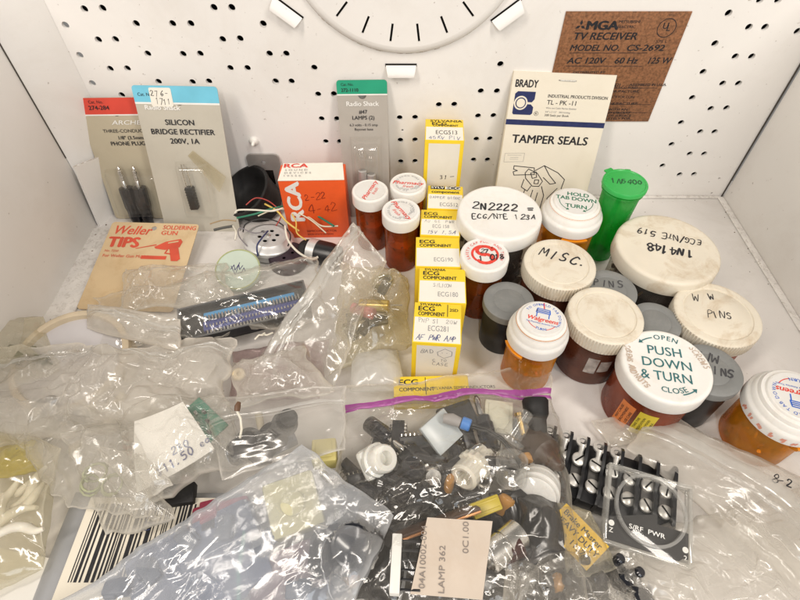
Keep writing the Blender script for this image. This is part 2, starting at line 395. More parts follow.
def punched(name, outline, holes, thick, mats, M):
    """a sheet with real holes through it: triangulated round the holes, then given its thickness"""
    def area(p): return sum(p[i][0] * p[(i + 1) % len(p)][1] - p[(i + 1) % len(p)][0] * p[i][1] for i in range(len(p)))
    loops = [list(outline) if area(outline) > 0 else list(reversed(outline))] + [list(h) if area(h) < 0 else list(reversed(h)) for h in holes]
    pts, edges = [], []
    for lp in loops:
        o = len(pts); pts += [Vector(p).to_2d() for p in lp]; edges += [(o + i, o + (i + 1) % len(lp)) for i in range(len(lp))]
    vv, ee, ff = delaunay_2d_cdt(pts, edges, [], 0, 1e-6)[:3]
    hb = [(min(p[0] for p in h), max(p[0] for p in h), min(p[1] for p in h), max(p[1] for p in h), h) for h in loops[1:]]
    def inside(x, y, poly):
        c = False; j = len(poly) - 1
        for i in range(len(poly)):
            (xi, yi), (xj, yj) = poly[i][:2], poly[j][:2]
            if (yi > y) != (yj > y) and x < (xj - xi) * (y - yi) / (yj - yi) + xi: c = not c
            j = i
        return c
    b = MB(); n = len(vv); fs = []
    for f in ff:
        cx = sum(vv[i].x for i in f) / len(f); cy = sum(vv[i].y for i in f) / len(f)
        if not inside(cx, cy, loops[0]) or any(h[0] < cx < h[1] and h[2] < cy < h[3] and inside(cx, cy, h[4]) for h in hb): continue
        if (vv[f[1]] - vv[f[0]]).cross(vv[f[2]] - vv[f[0]]) < 0: f = tuple(reversed(f))
        fs += [tuple(f), tuple(i + n for i in reversed(f))]
    for i, j in ee if False else edges: fs.append((j, i, i + n, j + n))
    b.add([(p.x, p.y, thick / 2) for p in vv] + [(p.x, p.y, -thick / 2) for p in vv], fs)
    o = b.build(name, mats, None, None, 30); o.matrix_world = to_m(M)
    return o

def circ(x, y, r, n=20, sx=1.0): return [(x + sx * r * math.cos(2 * PI * k / n), y + r * math.sin(2 * PI * k / n)) for k in range(n)]

# ------------------------------------------------------------------ the white steel chassis the things stand in
XL, XR, TOP = -233.0, 262.0, 200.0
SIDE = 172.0
fl = MB().box(XR - XL + 60, 470, 4, T((XR + XL) / 2, -215, -4), 0, 0.3); struct(fl.build('floor', FLOOR_PAINT))

def Z1(x, y): return (x * .35, y * .35)
def Z2(x, y): return (260 + x * .35, y * .35)
def Z3(x, y): return (520 + x * .35, y * .35)
hp = [Z1(*p) for p in ((241,26),(293,24),(611,22),(662,22),(187,72),(389,68),(493,68),(545,68),(752,68),(281,114),(330,113),(636,113),(686,111),(228,158),(422,154),(523,155),(572,154),(770,154),(315,197),(364,196),(658,195),(707,195),(264,238),(453,234),(550,235),(597,233),(788,232),(348,272))]
hp += [Z2(*p) for p in ((9,69),(27,154),(75,154),(155,194),(44,233),(90,233),(166,270),(211,269),(176,340),(220,340),(188,405),(228,405),(399,337),(443,336),(401,401),(443,400),(402,462),(443,461),(511,300),(555,299),(687,184),(631,261),(677,261),(623,332),(667,331),(618,398),(657,397),(610,457),(650,457))]
hp += [Z3(*p) for p in ((686,0),(738,0),(596,38),(654,78),(700,78),(793,90),(557,125),(615,162),(662,162),(523,206),(579,239),(624,239),(492,280),(545,311),(590,309),(460,351),(515,377),(556,377),(433,413),(485,440),(526,440),(407,474),(456,499),(497,498))]
holes = []
for q in hp:
    p = aty(q[0], q[1], 0); holes.append(circ(p.x, p.z, 2.15))
for q in (Z2(407,372), Z3(569,510), Z3(548,552)):
    p = aty(q[0], q[1], 0); holes.append(circ(p.x, p.z, 0.9, 12))
BX = -213.0
bw = punched('back_wall', [(BX, 0), (XR, 0), (XR, 262), (BX, 262)], holes, 2.4, [WHITE_PAINT], T(0, 1.2, 0) @ R(PI / 2, 'X'))
struct(bw)
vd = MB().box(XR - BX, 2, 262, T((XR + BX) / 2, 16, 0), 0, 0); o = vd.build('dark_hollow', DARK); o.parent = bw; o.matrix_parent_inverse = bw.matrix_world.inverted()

# big embossed round with radial slots, at the top of the back wall
cc = (3.0, 187.0); RR = 71.0; TOPW = 262.0
slots = []
for k in range(-8, 9):
    a = -PI / 2 + (k - 0.5) * math.radians(16.4)
    d = Vector((math.cos(a), math.sin(a))); n = Vector((-d.y, d.x)); c0 = Vector(cc)
    r0, r1 = 52.3, 63.3
    p = [c0 + d * r0 + n * .7, c0 + d * r1 + n * .7, c0 + d * r1 - n * .7, c0 + d * r0 - n * .7]
    slots.append([(q.x, q.y) for q in p])
em = punched('embossed_disc', circ(cc[0], cc[1], RR - 5, 96), slots, 1.2, [WHITE_PAINT], T(0, -3.0, 0) @ R(PI / 2, 'X'))
em.parent = bw; em.matrix_parent_inverse = bw.matrix_world.inverted()
rim = MB().lathe([(RR, 0), (RR - .3, 1.2), (RR - 1.6, 2.6), (RR - 3.2, 3.4), (RR - 5.05, 3.62)], 128, T(cc[0], 0, cc[1]) @ R(PI / 2, 'X'), 0, None, False)
o = rim.build('embossed_rim', WHITE_PAINT, None, None, 60); o.parent = bw; o.matrix_parent_inverse = bw.matrix_world.inverted()
rs = MB()
rnd = random.Random(3)
rs.tube([(cc[0] + RR * math.cos(t), -.1, cc[1] + RR * math.sin(t)) for t in np.linspace(-PI * .98, -PI * .02, 90)], .28, 6)
for k in range(70):
    a = -PI / 2 + rnd.gauss(0, .55); q = rnd.uniform(.006, .03); rr = RR + rnd.uniform(-.5, .5)
    rs.tube([(cc[0] + rr * math.cos(a + t * q), -.15, cc[1] + rr * math.sin(a + t * q)) for t in (-1, 0, 1)], rnd.uniform(.12, .35), 5)
o = rs.build('chipped_edge', RUST); o.parent = bw; o.matrix_parent_inverse = bw.matrix_world.inverted()
bk = MB().lathe([(RR - 6, 0), (RR - 6, .4)], 64, T(cc[0], -1.0, cc[1]) @ R(PI / 2, 'X')); o = bk.build('slot_hollow', DARK); o.parent = bw; o.matrix_parent_inverse = bw.matrix_world.inverted()

# punched clip tongues round the disc
def tongue(px, py, rot):
    p = aty(px, py, 0); M = T(p.x, 0, p.z) @ R(rot, 'Y')
    b = MB()
    b.box(20.6, .4, 1.9, M @ T(0, -.25, .4), 1, 0)
    pts = [(-9, 0), (-8, -4.6), (8, -4.6), (9, 0)]
    n = 8; vs = []; fs = []
    for i in range(n + 1):
        t = i / n; y = -4.2 * math.sin(t * PI * .55) - .3; z = 1.4 - 6.6 * t; hw = 10 - 1.5 * t
        vs += [(-hw, y, z), (hw, y, z), (hw, y + .9, z), (-hw, y + .9, z)]
    for i in range(n):
        for k in range(4): fs.append((i * 4 + k, i * 4 + (k + 1) % 4, i * 4 + 4 + (k + 1) % 4, i * 4 + 4 + k))
    fs += [(3, 2, 1, 0), (n * 4, n * 4 + 1, n * 4 + 2, n * 4 + 3)]
    b.add(vs, fs, 0, M)
    o = b.build('clip_tongue', [WHITE_PAINT, DARK]); o.parent = bw; o.matrix_parent_inverse = bw.matrix_world.inverted()
tongue(401, 67, 0); tongue(287, 9, math.radians(38)); tongue(507, 12, math.radians(-38))

# side walls
MBw = MB().box(3, 460, SIDE, T(XR + 1.7, -232, 0), 0, .3); rw = struct(MBw.build('right_wall', WHITE_PAINT))
MBw = MB().box(3, 430, SIDE, T(XL - 1.6, -243, 0), 0, .3); lw = struct(MBw.build('left_wall', WHITE_PAINT))
a = Vector((XL, -28)); b = Vector((BX, -0.2))
ln = (b - a).length; th = math.atan2(b.y - a.y, b.x - a.x)
o = MB().box(ln, 2, SIDE, T((a.x + b.x) / 2 - .6, (a.y + b.y) / 2 + .6, 0) @ R(th), 0, .25).build('corner_panel', WHITE_PAINT, lw)
# folded flap low on the corner and the dirty lip along the wall's foot
M = T(XL + 4, -30, 0) @ R(th + .25)
fp = MB().add([(-7, -1, 0), (18, -1, 0), (19, -4, 47), (-4, -6, 54), (-7, 1, 0), (18, 1, 0), (19, -2.4, 47), (-4, -4.4, 54)],
              [(0, 1, 2, 3), (7, 6, 5, 4), (3, 2, 6, 7), (0, 3, 7, 4), (1, 5, 6, 2)], 0, M)
fp.build('folded_flap', WHITE_PAINT, lw)
rs = MB(); rnd = random.Random(5)
for k in range(16):
    t = rnd.random(); p = M @ Vector((-4 + 23 * t, -5.6 + 2 * t, 54.2 - 7 * t)); q = M @ Vector((-4 + 23 * (t + .1), -5.6 + 2 * (t + .1), 54.2 - 7 * (t + .1)))
    rs.tube([p, q], rnd.uniform(.1, .3), 5)
rs.build('chipped_edge', RUST, lw)
lip = MB().box(20, 240, 1.6, T(XL + 9, -160, 0.2) @ R(.03), 0, .5); lip.build('dirty_lip', DIRTY, lw)
lip2 = MB().box(5, 260, 1.0, T(XR - 2.4, -132, 0.2), 0, .4); lip2.build('dirty_lip', DIRTY, rw)
lip3 = MB().box(XR - BX - 6, 3.0, .8, T((XR + BX) / 2, -1.8, 0.2), 0, .3); o = lip3.build('dirty_lip', DIRTY); o.parent = bw; o.matrix_parent_inverse = bw.matrix_world.inverted()
# dark seam in the corner behind the right wall
sm = MB().box(.7, 1.0, SIDE, T(XR - .5, -.7, 0), 0, 0); o = sm.build('dark_seam', mat('dark_seam', (.07, .06, .05), .8)); o.parent = bw; o.matrix_parent_inverse = bw.matrix_world.inverted()
# a groove where the corner panel meets the wall
sm = MB().box(.8, .6, SIDE - 56, T(XL + .1, -28.4, 56), 0, 0); sm.build('dark_seam', MATS['dark_seam'], lw)
# crumbs of dirt on the floor
db = MB(); rnd = random.Random(11)
def crumb(x, y, r):
    db.lathe([(r * rnd.uniform(.6, 1), 0), (r * .8, r * .35), (0, r * .55)], 7, T(x, y, .02) @ R(rnd.random() * 6) @ Matrix.Diagonal((1, rnd.uniform(.4, 1), 1, 1)))
for k in range(90): crumb(XL + 2 + abs(rnd.gauss(0, 9)), rnd.uniform(-280, -30), rnd.uniform(.25, .9))
for k in range(60): crumb(XR - 2 - abs(rnd.gauss(0, 3)), rnd.uniform(-260, -4), rnd.uniform(.2, .7))
for k in range(25): crumb(rnd.uniform(120, 250), rnd.uniform(-170, -4), rnd.uniform(.15, .45))
p = atz(772, 263, 0)
for k in range(12): crumb(p.x + rnd.gauss(0, 1.6), p.y + rnd.gauss(0, 1.6), rnd.uniform(.6, 1.5))
stuff(db.build('dirt', mat('brown_dirt', (.13, .09, .055), .9, .1)))

# white push rivet and the slotted grey latch plate on the back wall
p = aty(254, 141, 0)
rv = MB().lathe([(3.6, 0), (3.4, 1), (2.0, 2.2), (1.3, 2.4), (1.1, 5.5), (.5, 6.2)], 20, T(p.x, 0, p.z) @ R(PI / 2, 'X'))
tag(rv.build('push_rivet', WHITE_CAP), 'small white plastic push rivet in the back wall above the grey latch plate', 'rivet')
p0, p1 = aty(244, 150, -2), aty(277, 150, -2); pb = aty(262, 215, -2)
w = p1.x - p0.x; hgt = p0.z - 4
M = T((p0.x + p1.x) / 2, -1.4, 0) @ R(PI / 2, 'X')
hl = [circ(0, hgt - 7, 1.6, 14), [(-2, hgt - 14), (6, hgt - 14), (6, hgt - 28), (-2, hgt - 28)]]
r = 3.5
ol = [(-w / 2, 2), (w / 2, 2)] + [(w / 2 - r + r * math.cos(t), hgt - r + r * math.sin(t)) for t in (0, .5, 1.05, PI / 2)] + [(-w / 2 + r - r * math.sin(t), hgt - r + r * math.cos(t)) for t in (0, .5, 1.05, PI / 2)]
o = punched('latch_plate', ol, hl, 1.4, [mat('grey_plated_steel', (.42, .40, .38), .4, .5, metal=.5, var=.1)], M)
tag(o, 'slotted grey metal latch plate on the back wall behind the black rubber cup', 'latch plate')
db = MB().box(10, .3, 16, T(M.translation.x + 2, -1.0, hgt - 29)); o2 = db.build('slot_backing', DARK); o2.parent = o; o2.matrix_parent_inverse = o.matrix_world.inverted()

# ------------------------------------------------------------------ brown rating plate stuck on the back wall
p = aty(566, 11, 0); q = aty(693, 9, 0); pb = aty(651, 121, 0)
w, h = q.x - p.x, p.z - pb.z
M = T(p.x, -1.35 + 1.2, pb.z) @ R(PI / 2, 'X')   # local x right, y up, z towards the camera
root = thing('rating_plate', 'brown printed rating plate stuck on the perforated back wall', 'label plate', T(p.x, -.2, pb.z) @ R(PI / 2, 'X'))
br = mat('brown_fibre_plate', (.24, .105, .047), .5, .4, var=.45, vscale=700, bump=.08, stain=(.36, .18, .085), stain_amt=.7, stain_scale=520)
MB().box(w, h, .5, T(w / 2, h / 2, 0), 0, .12).build('plate', br, root)
b = MB(); z = .56
def L(st, y, s, x=5, bold=.0, sx=1.0, sl=0.0): b.text(st, s, x, h - y, None, 0, bold * 1.5 + .012, 'l', z, sx, sl)
for k in range(3):
    a = PI / 2 + k * 2 * PI / 3; c0 = (11, h - 8.2); d = lambda t, r: (c0[0] + r * math.cos(t), c0[1] + r * math.sin(t))
    b.add([(*d(a, .2), z), (*d(a - .5, 1.9), z), (*d(a, 3.6), z), (*d(a + .5, 1.9), z)], [(0, 1, 2, 3)])
L('MGA', 10.5, 5.0, 15, .03, 1.25); L('MITSUBISHI', 6.6, 1.5, 34, .01, 1.2); L('ELECTRIC', 9.6, 1.5, 34, .01, 1.2)
L('TV RECEIVER', 16.6, 4.3, 8, .012, 1.12, .12); L('MODEL NO.', 23.5, 3.7, 8, .012, 1.1, .12); L('CS-2692', 23.5, 3.7, 44, .012, 1.3, .12)
L('AC 120V', 31.8, 3.9, 8, .012, 1.15, .12); L('60 Hz', 31.8, 3.9, 39, .012, 1.1, .12); L('125 W', 31.8, 3.9, 61, .012, .95, .12)
for y, x0, x1 in ((25.0, 8, 58), (33.6, 8, 58), (48.6, 3, w - 3), (60.5, 3, w - 3), (66.6, 3, w - 3)): b.quad(x0, h - y - .18, x1, h - y + .18, None, 0, z)
L('DISTRIBUTED BY', 38.4, 1.5, 14, .008, 1.3); L('MELCO SALES, INC.', 41.4, 1.9, 6, .015, 1.3)
L('3030 EAST VICTORIA STREET', 44.3, 1.9, 6, .015, 1.1); L('COMPTON, CALIFORNIA 90221', 47.2, 1.9, 6, .015, 1.1); L('ASSEMBLED IN U.S.A.', 47.0, 1.7, 54, .012, 1.1)
for i, st in enumerate(('WHEN CERTIFIED AS COMPLYING WITH F.C.C. RULES', 'IN EFFECT ON DATE OF MANUFACTURE.', 'COMPLIES WITH DHHS RULES IN EFFECT FOR CON-', 'FORMING AT DATE OF MANUFACTURE.', 'THIS RECEIVER IS PROVIDED WITH AN', 'ISOLATED CHASSIS AND COLD CIRCUIT', 'CONDUCTORS. KEEP HEAT FROM ITS SURFACE', 'AND REPLACE PARTS COMPLETELY FOR')):
    L(st, (51.9, 54.8, 59.4 - .3, 62.8 + 1.4, 69, 71.6, 74.0, 76.4)[i] * (h / 78), 1.65, 4, .008, (w - 10) / (len(st) * 1.65 * .92))
b.arc_text('LISTED', 1.0, 6.5, PI / 2, T(w - 12, h - 9), 0, .0, False, z)
b.text('U', 3.6, w - 13, h - 10, None, 0, .02, 'c', z); b.text('L', 3.6, w - 10.6, h - 11.3, None, 0, .02, 'c', z)
n = 32
for k in range(n):
    a0, a1 = 2 * PI * k / n, 2 * PI * (k + 1) / n
    b.add([(w - 12 + r * math.cos(t), h - 9.6 + r * 1.0 * math.sin(t), z) for r, t in ((5.3, a0), (5.8, a0), (5.8, a1), (5.3, a1))], [(0, 1, 2, 3)])
b.text('575 L', 1.6, w - 12, h - 18.5, None, 0, .01, 'c', z, 1.4)
b.build('lettering', INK, root, None, 0)

# ------------------------------------------------------------------ cards leaning on the back wall
def card_frame(tl, tr, yb, ytop=-3.0, ztop=96.0):
    """local x along the card's top, y up the card, z towards the camera; origin at top-left corner"""
    P = Vector((0, yb, 0)); N = Vector((0, -ztop, (ytop - yb))).normalized()
    if N.y > 0: N = -N
    a = onplane(*tl, P, N); b = onplane(*tr, P, N)
    x = (b - a).normalized(); zv = N; yv = zv.cross(x)
    M = Matrix((x, yv, zv)).transposed().to_4x4(); M.translation = a
    return M, (b - a).length, a.z / max(yv.z, .2)

def rounded(w, h, r, n=5):
    pts = []
    for cx, cy, a0 in ((w - r, -r, 0), (r, -r, PI / 2), (r, -h + r, PI), (w - r, -h + r, 3 * PI / 2)):
        for k in range(n + 1):
            a = a0 + PI / 2 * k / n; pts.append((cx + r * math.cos(a), cy + r * math.sin(a)))
    return pts

def hang_card(label, tl, tr, yb, head, body, base, hole_x, strip=10, group=None, w_fix=None, ytop=-3.0):
    M, w, h = card_frame(tl, tr, yb, ytop)
    if w_fix: w = w_fix
    root = thing('hang_card', label, 'packaged part', M)
    hole = circ(hole_x * w, -9.5, 3.0, 20, .95)
    o = punched('card', rounded(w, h - .5, 2.2), [hole], .5, [body], T(0, 0, 0)); o.parent = root; o.matrix_parent_inverse = Matrix.Identity(4)
    hd = [q for q in rounded(w, 40, 2.2) if q[1] > -strip] + []
    top = rounded(w, 2 * strip, 2.2)[:12] + [(0.03, -strip), (w - .03, -strip)]
    o = punched('header', top, [hole] if strip > 13 else [[(x, y) for x, y in circ(hole_x * w, -9.5, 3.05, 20) ]] if strip > 12.6 else [], .12, [head], T(0, 0, .33)); o.parent = root; o.matrix_parent_inverse = Matrix.Identity(4)
    return root, M, w, h

def blister(root, x0, x1, y0, y1, hgt, sweep=1.0):
    """thermoformed clear bubble on a card: rounded pillow with a thin flange"""
    n = 26; vs = []; fs = []
    for j in range(n + 1):
        for i in range(n + 1):
            u, v = i / n, j / n
            e = min(1, min(u, 1 - u) / .16) ; g = min(1, min(v, 1 - v) / .14)
            s_ = (math.sin(e * PI / 2) * math.sin(g * PI / 2)) ** .7
            s_ *= 1 if 0.03 < u < .97 else .0
            vs.append((x0 + (x1 - x0) * u, y0 + (y1 - y0) * v, .45 + hgt * s_))
    for j in range(n):
        for i in range(n): fs.append((j * (n + 1) + i, j * (n + 1) + i + 1, (j + 1) * (n + 1) + i + 1, (j + 1) * (n + 1) + i))
    fs = [tuple(reversed(f)) for f in fs] if y1 < y0 else fs
    return MB().add(vs, fs).build('blister', BLISTER, root, None, 60)

RED_HEAD = mat('red_card_print', (.66, .07, .045), .45, .4); BLUE_HEAD = mat('sky_blue_card_print', (.17, .53, .70), .45, .4); GREEN_HEAD = mat('green_card_print', (.02, .33, .19), .45, .4)
WHITE_INK = mat('white_print', (.82, .81, .78), .5, .3)

# red header card: two phone plugs
root, M, w, h = hang_card('tan hang card with a red header and two black phone plugs', (74, 98), (163, 97), -28, RED_HEAD, TAN_CARD, None, .42, 11, None, None, -1.5)
b = MB(); z = .62
b.text('Cat. No.', 2.0, 9, -3.6, None, 0, 0, 'l', z); b.text('274-284', 2.7, 8, -7.8, None, 0, .02, 'l', z, 1.1)
b.text('THREE-CONDUCTOR', 2.3, w / 2, -23.5, None, 0, .004, 'c', z, 1.1); b.text('1/8" (3.5mm)', 2.3, w / 2 + 1, -28.3, None, 0, .02, 'c', z, 1.1); b.text('PHONE PLUGS (2)', 2.7, w / 2 + 1, -32.6, None, 0, .02, 'c', z, 1.05)
b.build('lettering', INK, root, None, 0)
MB().text('ARCHER', 2.9, w / 2 + 2, -18, None, 0, .01, 'c', z, 1.5, .25).build('lettering', WHITE_INK, root, None, 0)
MB().quad(.02, -11.9, w - .02, -11.0, None, 0, .42).build('header_line', WHITE_INK, root, None, 0)
bl = blister(root, 4, w - 12, -50, -h + 3, 11)
for i, x in enumerate((15.5, 26.5)):
    r2 = thing('phone_plug', 'black phone plug with a nickel tip inside the blister of the red header card', 'plug', M @ T(x + 2, -46, 5.2) @ R(PI / 2, 'X') @ R(.03 * (1 - 2 * i), 'Y'), 'phone plugs on the red header card')
    # local z points down the card
    MB().lathe([(0, 0), (.9, .8), (1.5, 2.2), (1.05, 3.2), (1.7, 3.8), (1.7, 7), (1.5, 7.2), (1.5, 7.6), (1.75, 7.8), (1.75, 11), (1.5, 11.2), (1.75, 11.6), (1.75, 17)], 20).build('tip', METAL, r2)
    MB().lathe([(3.0, 16), (4.9, 16.6), (5.2, 18), (5.2, 31), (4.6, 34), (4.6, 40), (3.8, 43), (2.4, 56)], 24, None, 0, (17, 42, .45, 12)).build('sleeve', BLACK_GL, r2)

# blue header card: bridge rectifier
root, M, w, h = hang_card('grey tan hang card with a sky blue header and a price sticker', (131, 85), (217, 86.5), -42, BLUE_HEAD, GREY_CARD, None, .52, 10.5, None, None, -11.0)
b = MB()
b.text('Cat. No.', 2.0, 3, -6.5, None, 0, 0, 'l', z)
b.text('SILICON', 3.5, w / 2 - 1, -25, None, 0, .022, 'c', z, 1.05); b.text('BRIDGE RECTIFIER', 3.5, w / 2, -31.3, None, 0, .022, 'c', z, 1.05); b.text('200V, 1A', 3.5, w / 2, -37.6, None, 0, .022, 'c', z, 1.05)
b.build('lettering', INK, root, None, 0)
MB().text('Radio Shack', 2.9, 6, -15.2, None, 0, .03, 'l', z, 1.15).build('lettering', WHITE_INK, root, None, 0)
MB().quad(.02, -11.7, w - .02, -10.5, None, 0, .42).build('header_line', WHITE_INK, root, None, 0)
st = MB().prism([(q[0] + 11, q[1] - 1.2) for q in rounded(14.5, 12, 1.2)], .12, T(0, 0, .55)).build('price_sticker', BOX_WHITE, root)
b = MB().hand('276-', 3.7, 18, -6.4, .36, T(0, 0, .72), 0); b.hand('1711', 3.7, 19, -11.8, .36, T(0, 0, .72), 0, 'c', 0, .7)
b.build('lettering', INK, st, None, 0)
blister(root, w * .32, w * .74, -50, -h + 12, 7)
tp = MB().add([(w * .50, -46, .8), (w * .58, -42, 1.4), (w * .95, -60, 3.5), (w * .86, -70, 7.6)], [(0, 1, 2, 3)]).build('loose_tape', film('yellowed_tape', .22, (.9, .86, .74), (.62, .56, .42), .2, .2), root, None, 0)
r2 = thing('rectifier_chip', 'small black rectifier with silver legs in the blister of the blue header card', 'rectifier', M @ T(w * .47, -76, 1.2) @ R(.08))
b = MB().box(5.4, 17, 5.0, None, 0, .5)
for k in range(8): b.box(6.0, .8, 4.6, T(0, -7 + k * 2, .4), 0, .1)
b.build('body', BLACK_PL, r2)
for x in (-1.8, 1.8):
    MB().tube([(x, 8, 2.6), (x, 18, 2.6), (x * .5, 25, 3)], .42, 8).build('lead', METAL, r2)

# green header card: lamps
root, M, w, h = hang_card('narrow grey hang card with a green header holding small lamps', (336, 80), (387, 79.5), -26, GREEN_HEAD, mat('grey_card', (.43, .40, .36), .5, .35, var=.04), None, .5, 9)
b = MB()
b.text('Cat. No.', 1.7, 3, -3.6, None, 0, 0, 'l', z); b.text('272-1110', 2.1, 3, -7.4, None, 0, .02, 'l', z)
b.text('#47', 2.5, w / 2, -22, None, 0, .01, 'c', z); b.text('LAMPS (2)', 2.5, w / 2, -26, None, 0, .01, 'c', z)
b.text('6.3 volts - 0.15 amp', 1.7, w / 2, -30.6, None, 0, 0, 'c', z); b.text('Bayonet base', 1.7, w / 2, -33.6, None, 0, 0, 'c', z)
b.build('lettering', INK, root, None, 0)
MB().text('Radio Shack', 3.0, w / 2, -16.8, None, 0, .03, 'c', z, 1.05).build('lettering', WHITE_INK, root, None, 0)
MB().quad(.02, -9.9, w - .02, -9.0, None, 0, .42).build('header_line', WHITE_INK, root, None, 0)
blister(root, w * .2, w * .86, -38, -h + 8, 9)
for i, x in enumerate((.43, .62)):
    r2 = thing('small_lamp', 'tiny clear glass lamp inside the blister of the green header card', 'lamp', M @ T(w * x, -46 - 3 * i, 5) @ R(PI / 2, 'X'), 'lamps on the green header card')
    MB().lathe([(0, 0), (2.4, .6), (4.0, 3), (4.2, 6), (3.2, 11), (2.4, 15)], 20).build('bulb', HARD_CLEAR, r2)
    MB().lathe([(2.4, 15), (3.2, 15.6), (3.2, 26), (1.2, 27.2), (.9, 28.2)], 20).build('base', ALU, r2)

# ------------------------------------------------------------------ cream booklet leaning on the back wall
M, w, h = card_frame((513.5, 71), (618, 75.5), -30, -2.6, 100)
root = thing('booklet', 'cream stapled booklet with navy band leaning on the back wall', 'booklet', M)
b = MB()
for k in range(5): b.prism([(.1 * k, 0), (w - .15 * k, 0), (w - .1 * k, -h + 1), (.1 * k, -h + 1)], .42, T(0, 0, -2.3 + .46 * k))
b.build('pages', CREAM, root)
z = .10
nv = MB()
nv.quad(.05, -34.6, w - .45, -31.0, None, 0, z)
bx, by = 3.5, -10.4
nv.text('BRADY', 4.6, 2.8, -9.6, None, 1, .035, 'l', z, 1.0, 0, 15)
lx0, ly0, lx1, ly1 = 3.2, -27.6, 17.2, -12.4
# emblem: two navy bars notched by a ring
nv.prism([(lx0 + 2, ly1), (lx1, ly1), (lx1, -17.2), (lx1 - 1.5, -19.2), (lx1 - 3.6, -19.2), (lx0 + 4, -19.2), (lx0 + .3, -19.2), (lx0 + .3, -14)], .05, T(0, 0, z))
nv.prism([(lx0 + .3, -20.6), (lx1 - 2, -20.6), (lx1, -22.4), (lx1, ly0 + 1), (lx1 - 1.2, ly0), (lx0 + 1, ly0), (lx0 + .3, ly0 + 1)], .05, T(0, 0, z))
nv.lathe([(4.6, 0), (4.6, .04)], 30, T(8.2, -19.9, z + .06), 2); nv.lathe([(3.6, 0), (3.6, .04)], 30, T(8.2, -19.9, z + .12), 0); nv.lathe([(2.9, 0), (2.9, .04)], 30, T(8.2, -19.9, z + .18), 2)
nv.text('R', 1.4, 20, -27.2, None, 1, .01, 'c', z); nv.tube([(20 + 1.4 * math.cos(t), -26.5 + 1.4 * math.sin(t), z) for t in np.linspace(0, 2 * PI, 20)[:-1]], .1, 5, 1, None, True)
nv.text('INDUSTRIAL PRODUCTS DIVISION', 2.0, 26, -15.6, None, 1, .012, 'l', z, .98, 0, w - 29); nv.text('TL - PK -11', 2.9, 26, -20.2, None, 1, .006, 'l', z, 1.05)
nv.text('Wire and Cable Marker Booklet', 1.1, 26, -23, None, 3, 0, 'l', z); nv.text('3/4" x 2 1/2"   300 Holding', 1.1, 26, -25.6, None, 3, 0, 'l', z); nv.text('300 Seals per Book', 1.5, 26, -28, None, 1, 0, 'l', z)
nv.text('TAMPER SEALS', 5.6, w / 2 - 1.5, -47, None, 1, .028, 'c', z, 1.02)
nv.quad(31, -4.7, 43, -4.3, None, 1, z)
for ln in ([(3, -55), (17, -54.4), (17, -60.6), (3, -61.4), (3, -55)], [(5, -56.4), (15, -56)], [(7, -57.9), (13, -57.7)], [(7, -59.2), (13, -59)]): nv.strokes([ln], .16, None, 3, z)
hand_ = [[(11, -64), (26, -65), (27, -70), (12, -71), (11, -68.5), (14, -67.5), (11, -66.5), (11, -64)], [(22, -66), (29, -69), (34, -75), (32, -79), (27, -79), (21, -73), (20, -69), (22, -66)],
    [(27, -67), (33, -63), (44, -68), (50, -73), (49, -80), (52, -86)], [(33, -63), (38, -70), (44, -76), (40, -77), (34, -72)], [(24, -69), (28, -68), (29, -72), (26, -73), (24, -69)], [(28, -74), (31, -74), (31, -77), (28, -77), (28, -74)],
    [(20, -74), (19, -80), (24, -83), (26, -79)], [(22, -82), (21, -88), (27, -90), (28, -82)], [(26, -88), (26, -94), (31, -95), (32, -84)], [(30, -92), (31, -99), (36, -99), (37, -86), (34, -79)], [(46, -80), (40, -88), (41, -98)]]
nv.strokes(hand_, .55, None, 1, z)
nv.build('lettering', [NAVY, INK, CREAM, FADED_INK], root, None, 0)
MB().tube([(32, -4.4, .1), (32, -4.4, .5), (42.5, -4.5, .5), (42.5, -4.5, .1)], .22, 6).build('staple', METAL, root)

# ------------------------------------------------------------------ boxes of components, one behind the other
def face_frames(w, d, h):
    """top: x right, y away; front: x right, y up (origin bottom-left of each face)"""
    return T(-w / 2, 0, h), T(-w / 2, 0, 0) @ R(PI / 2, 'X')

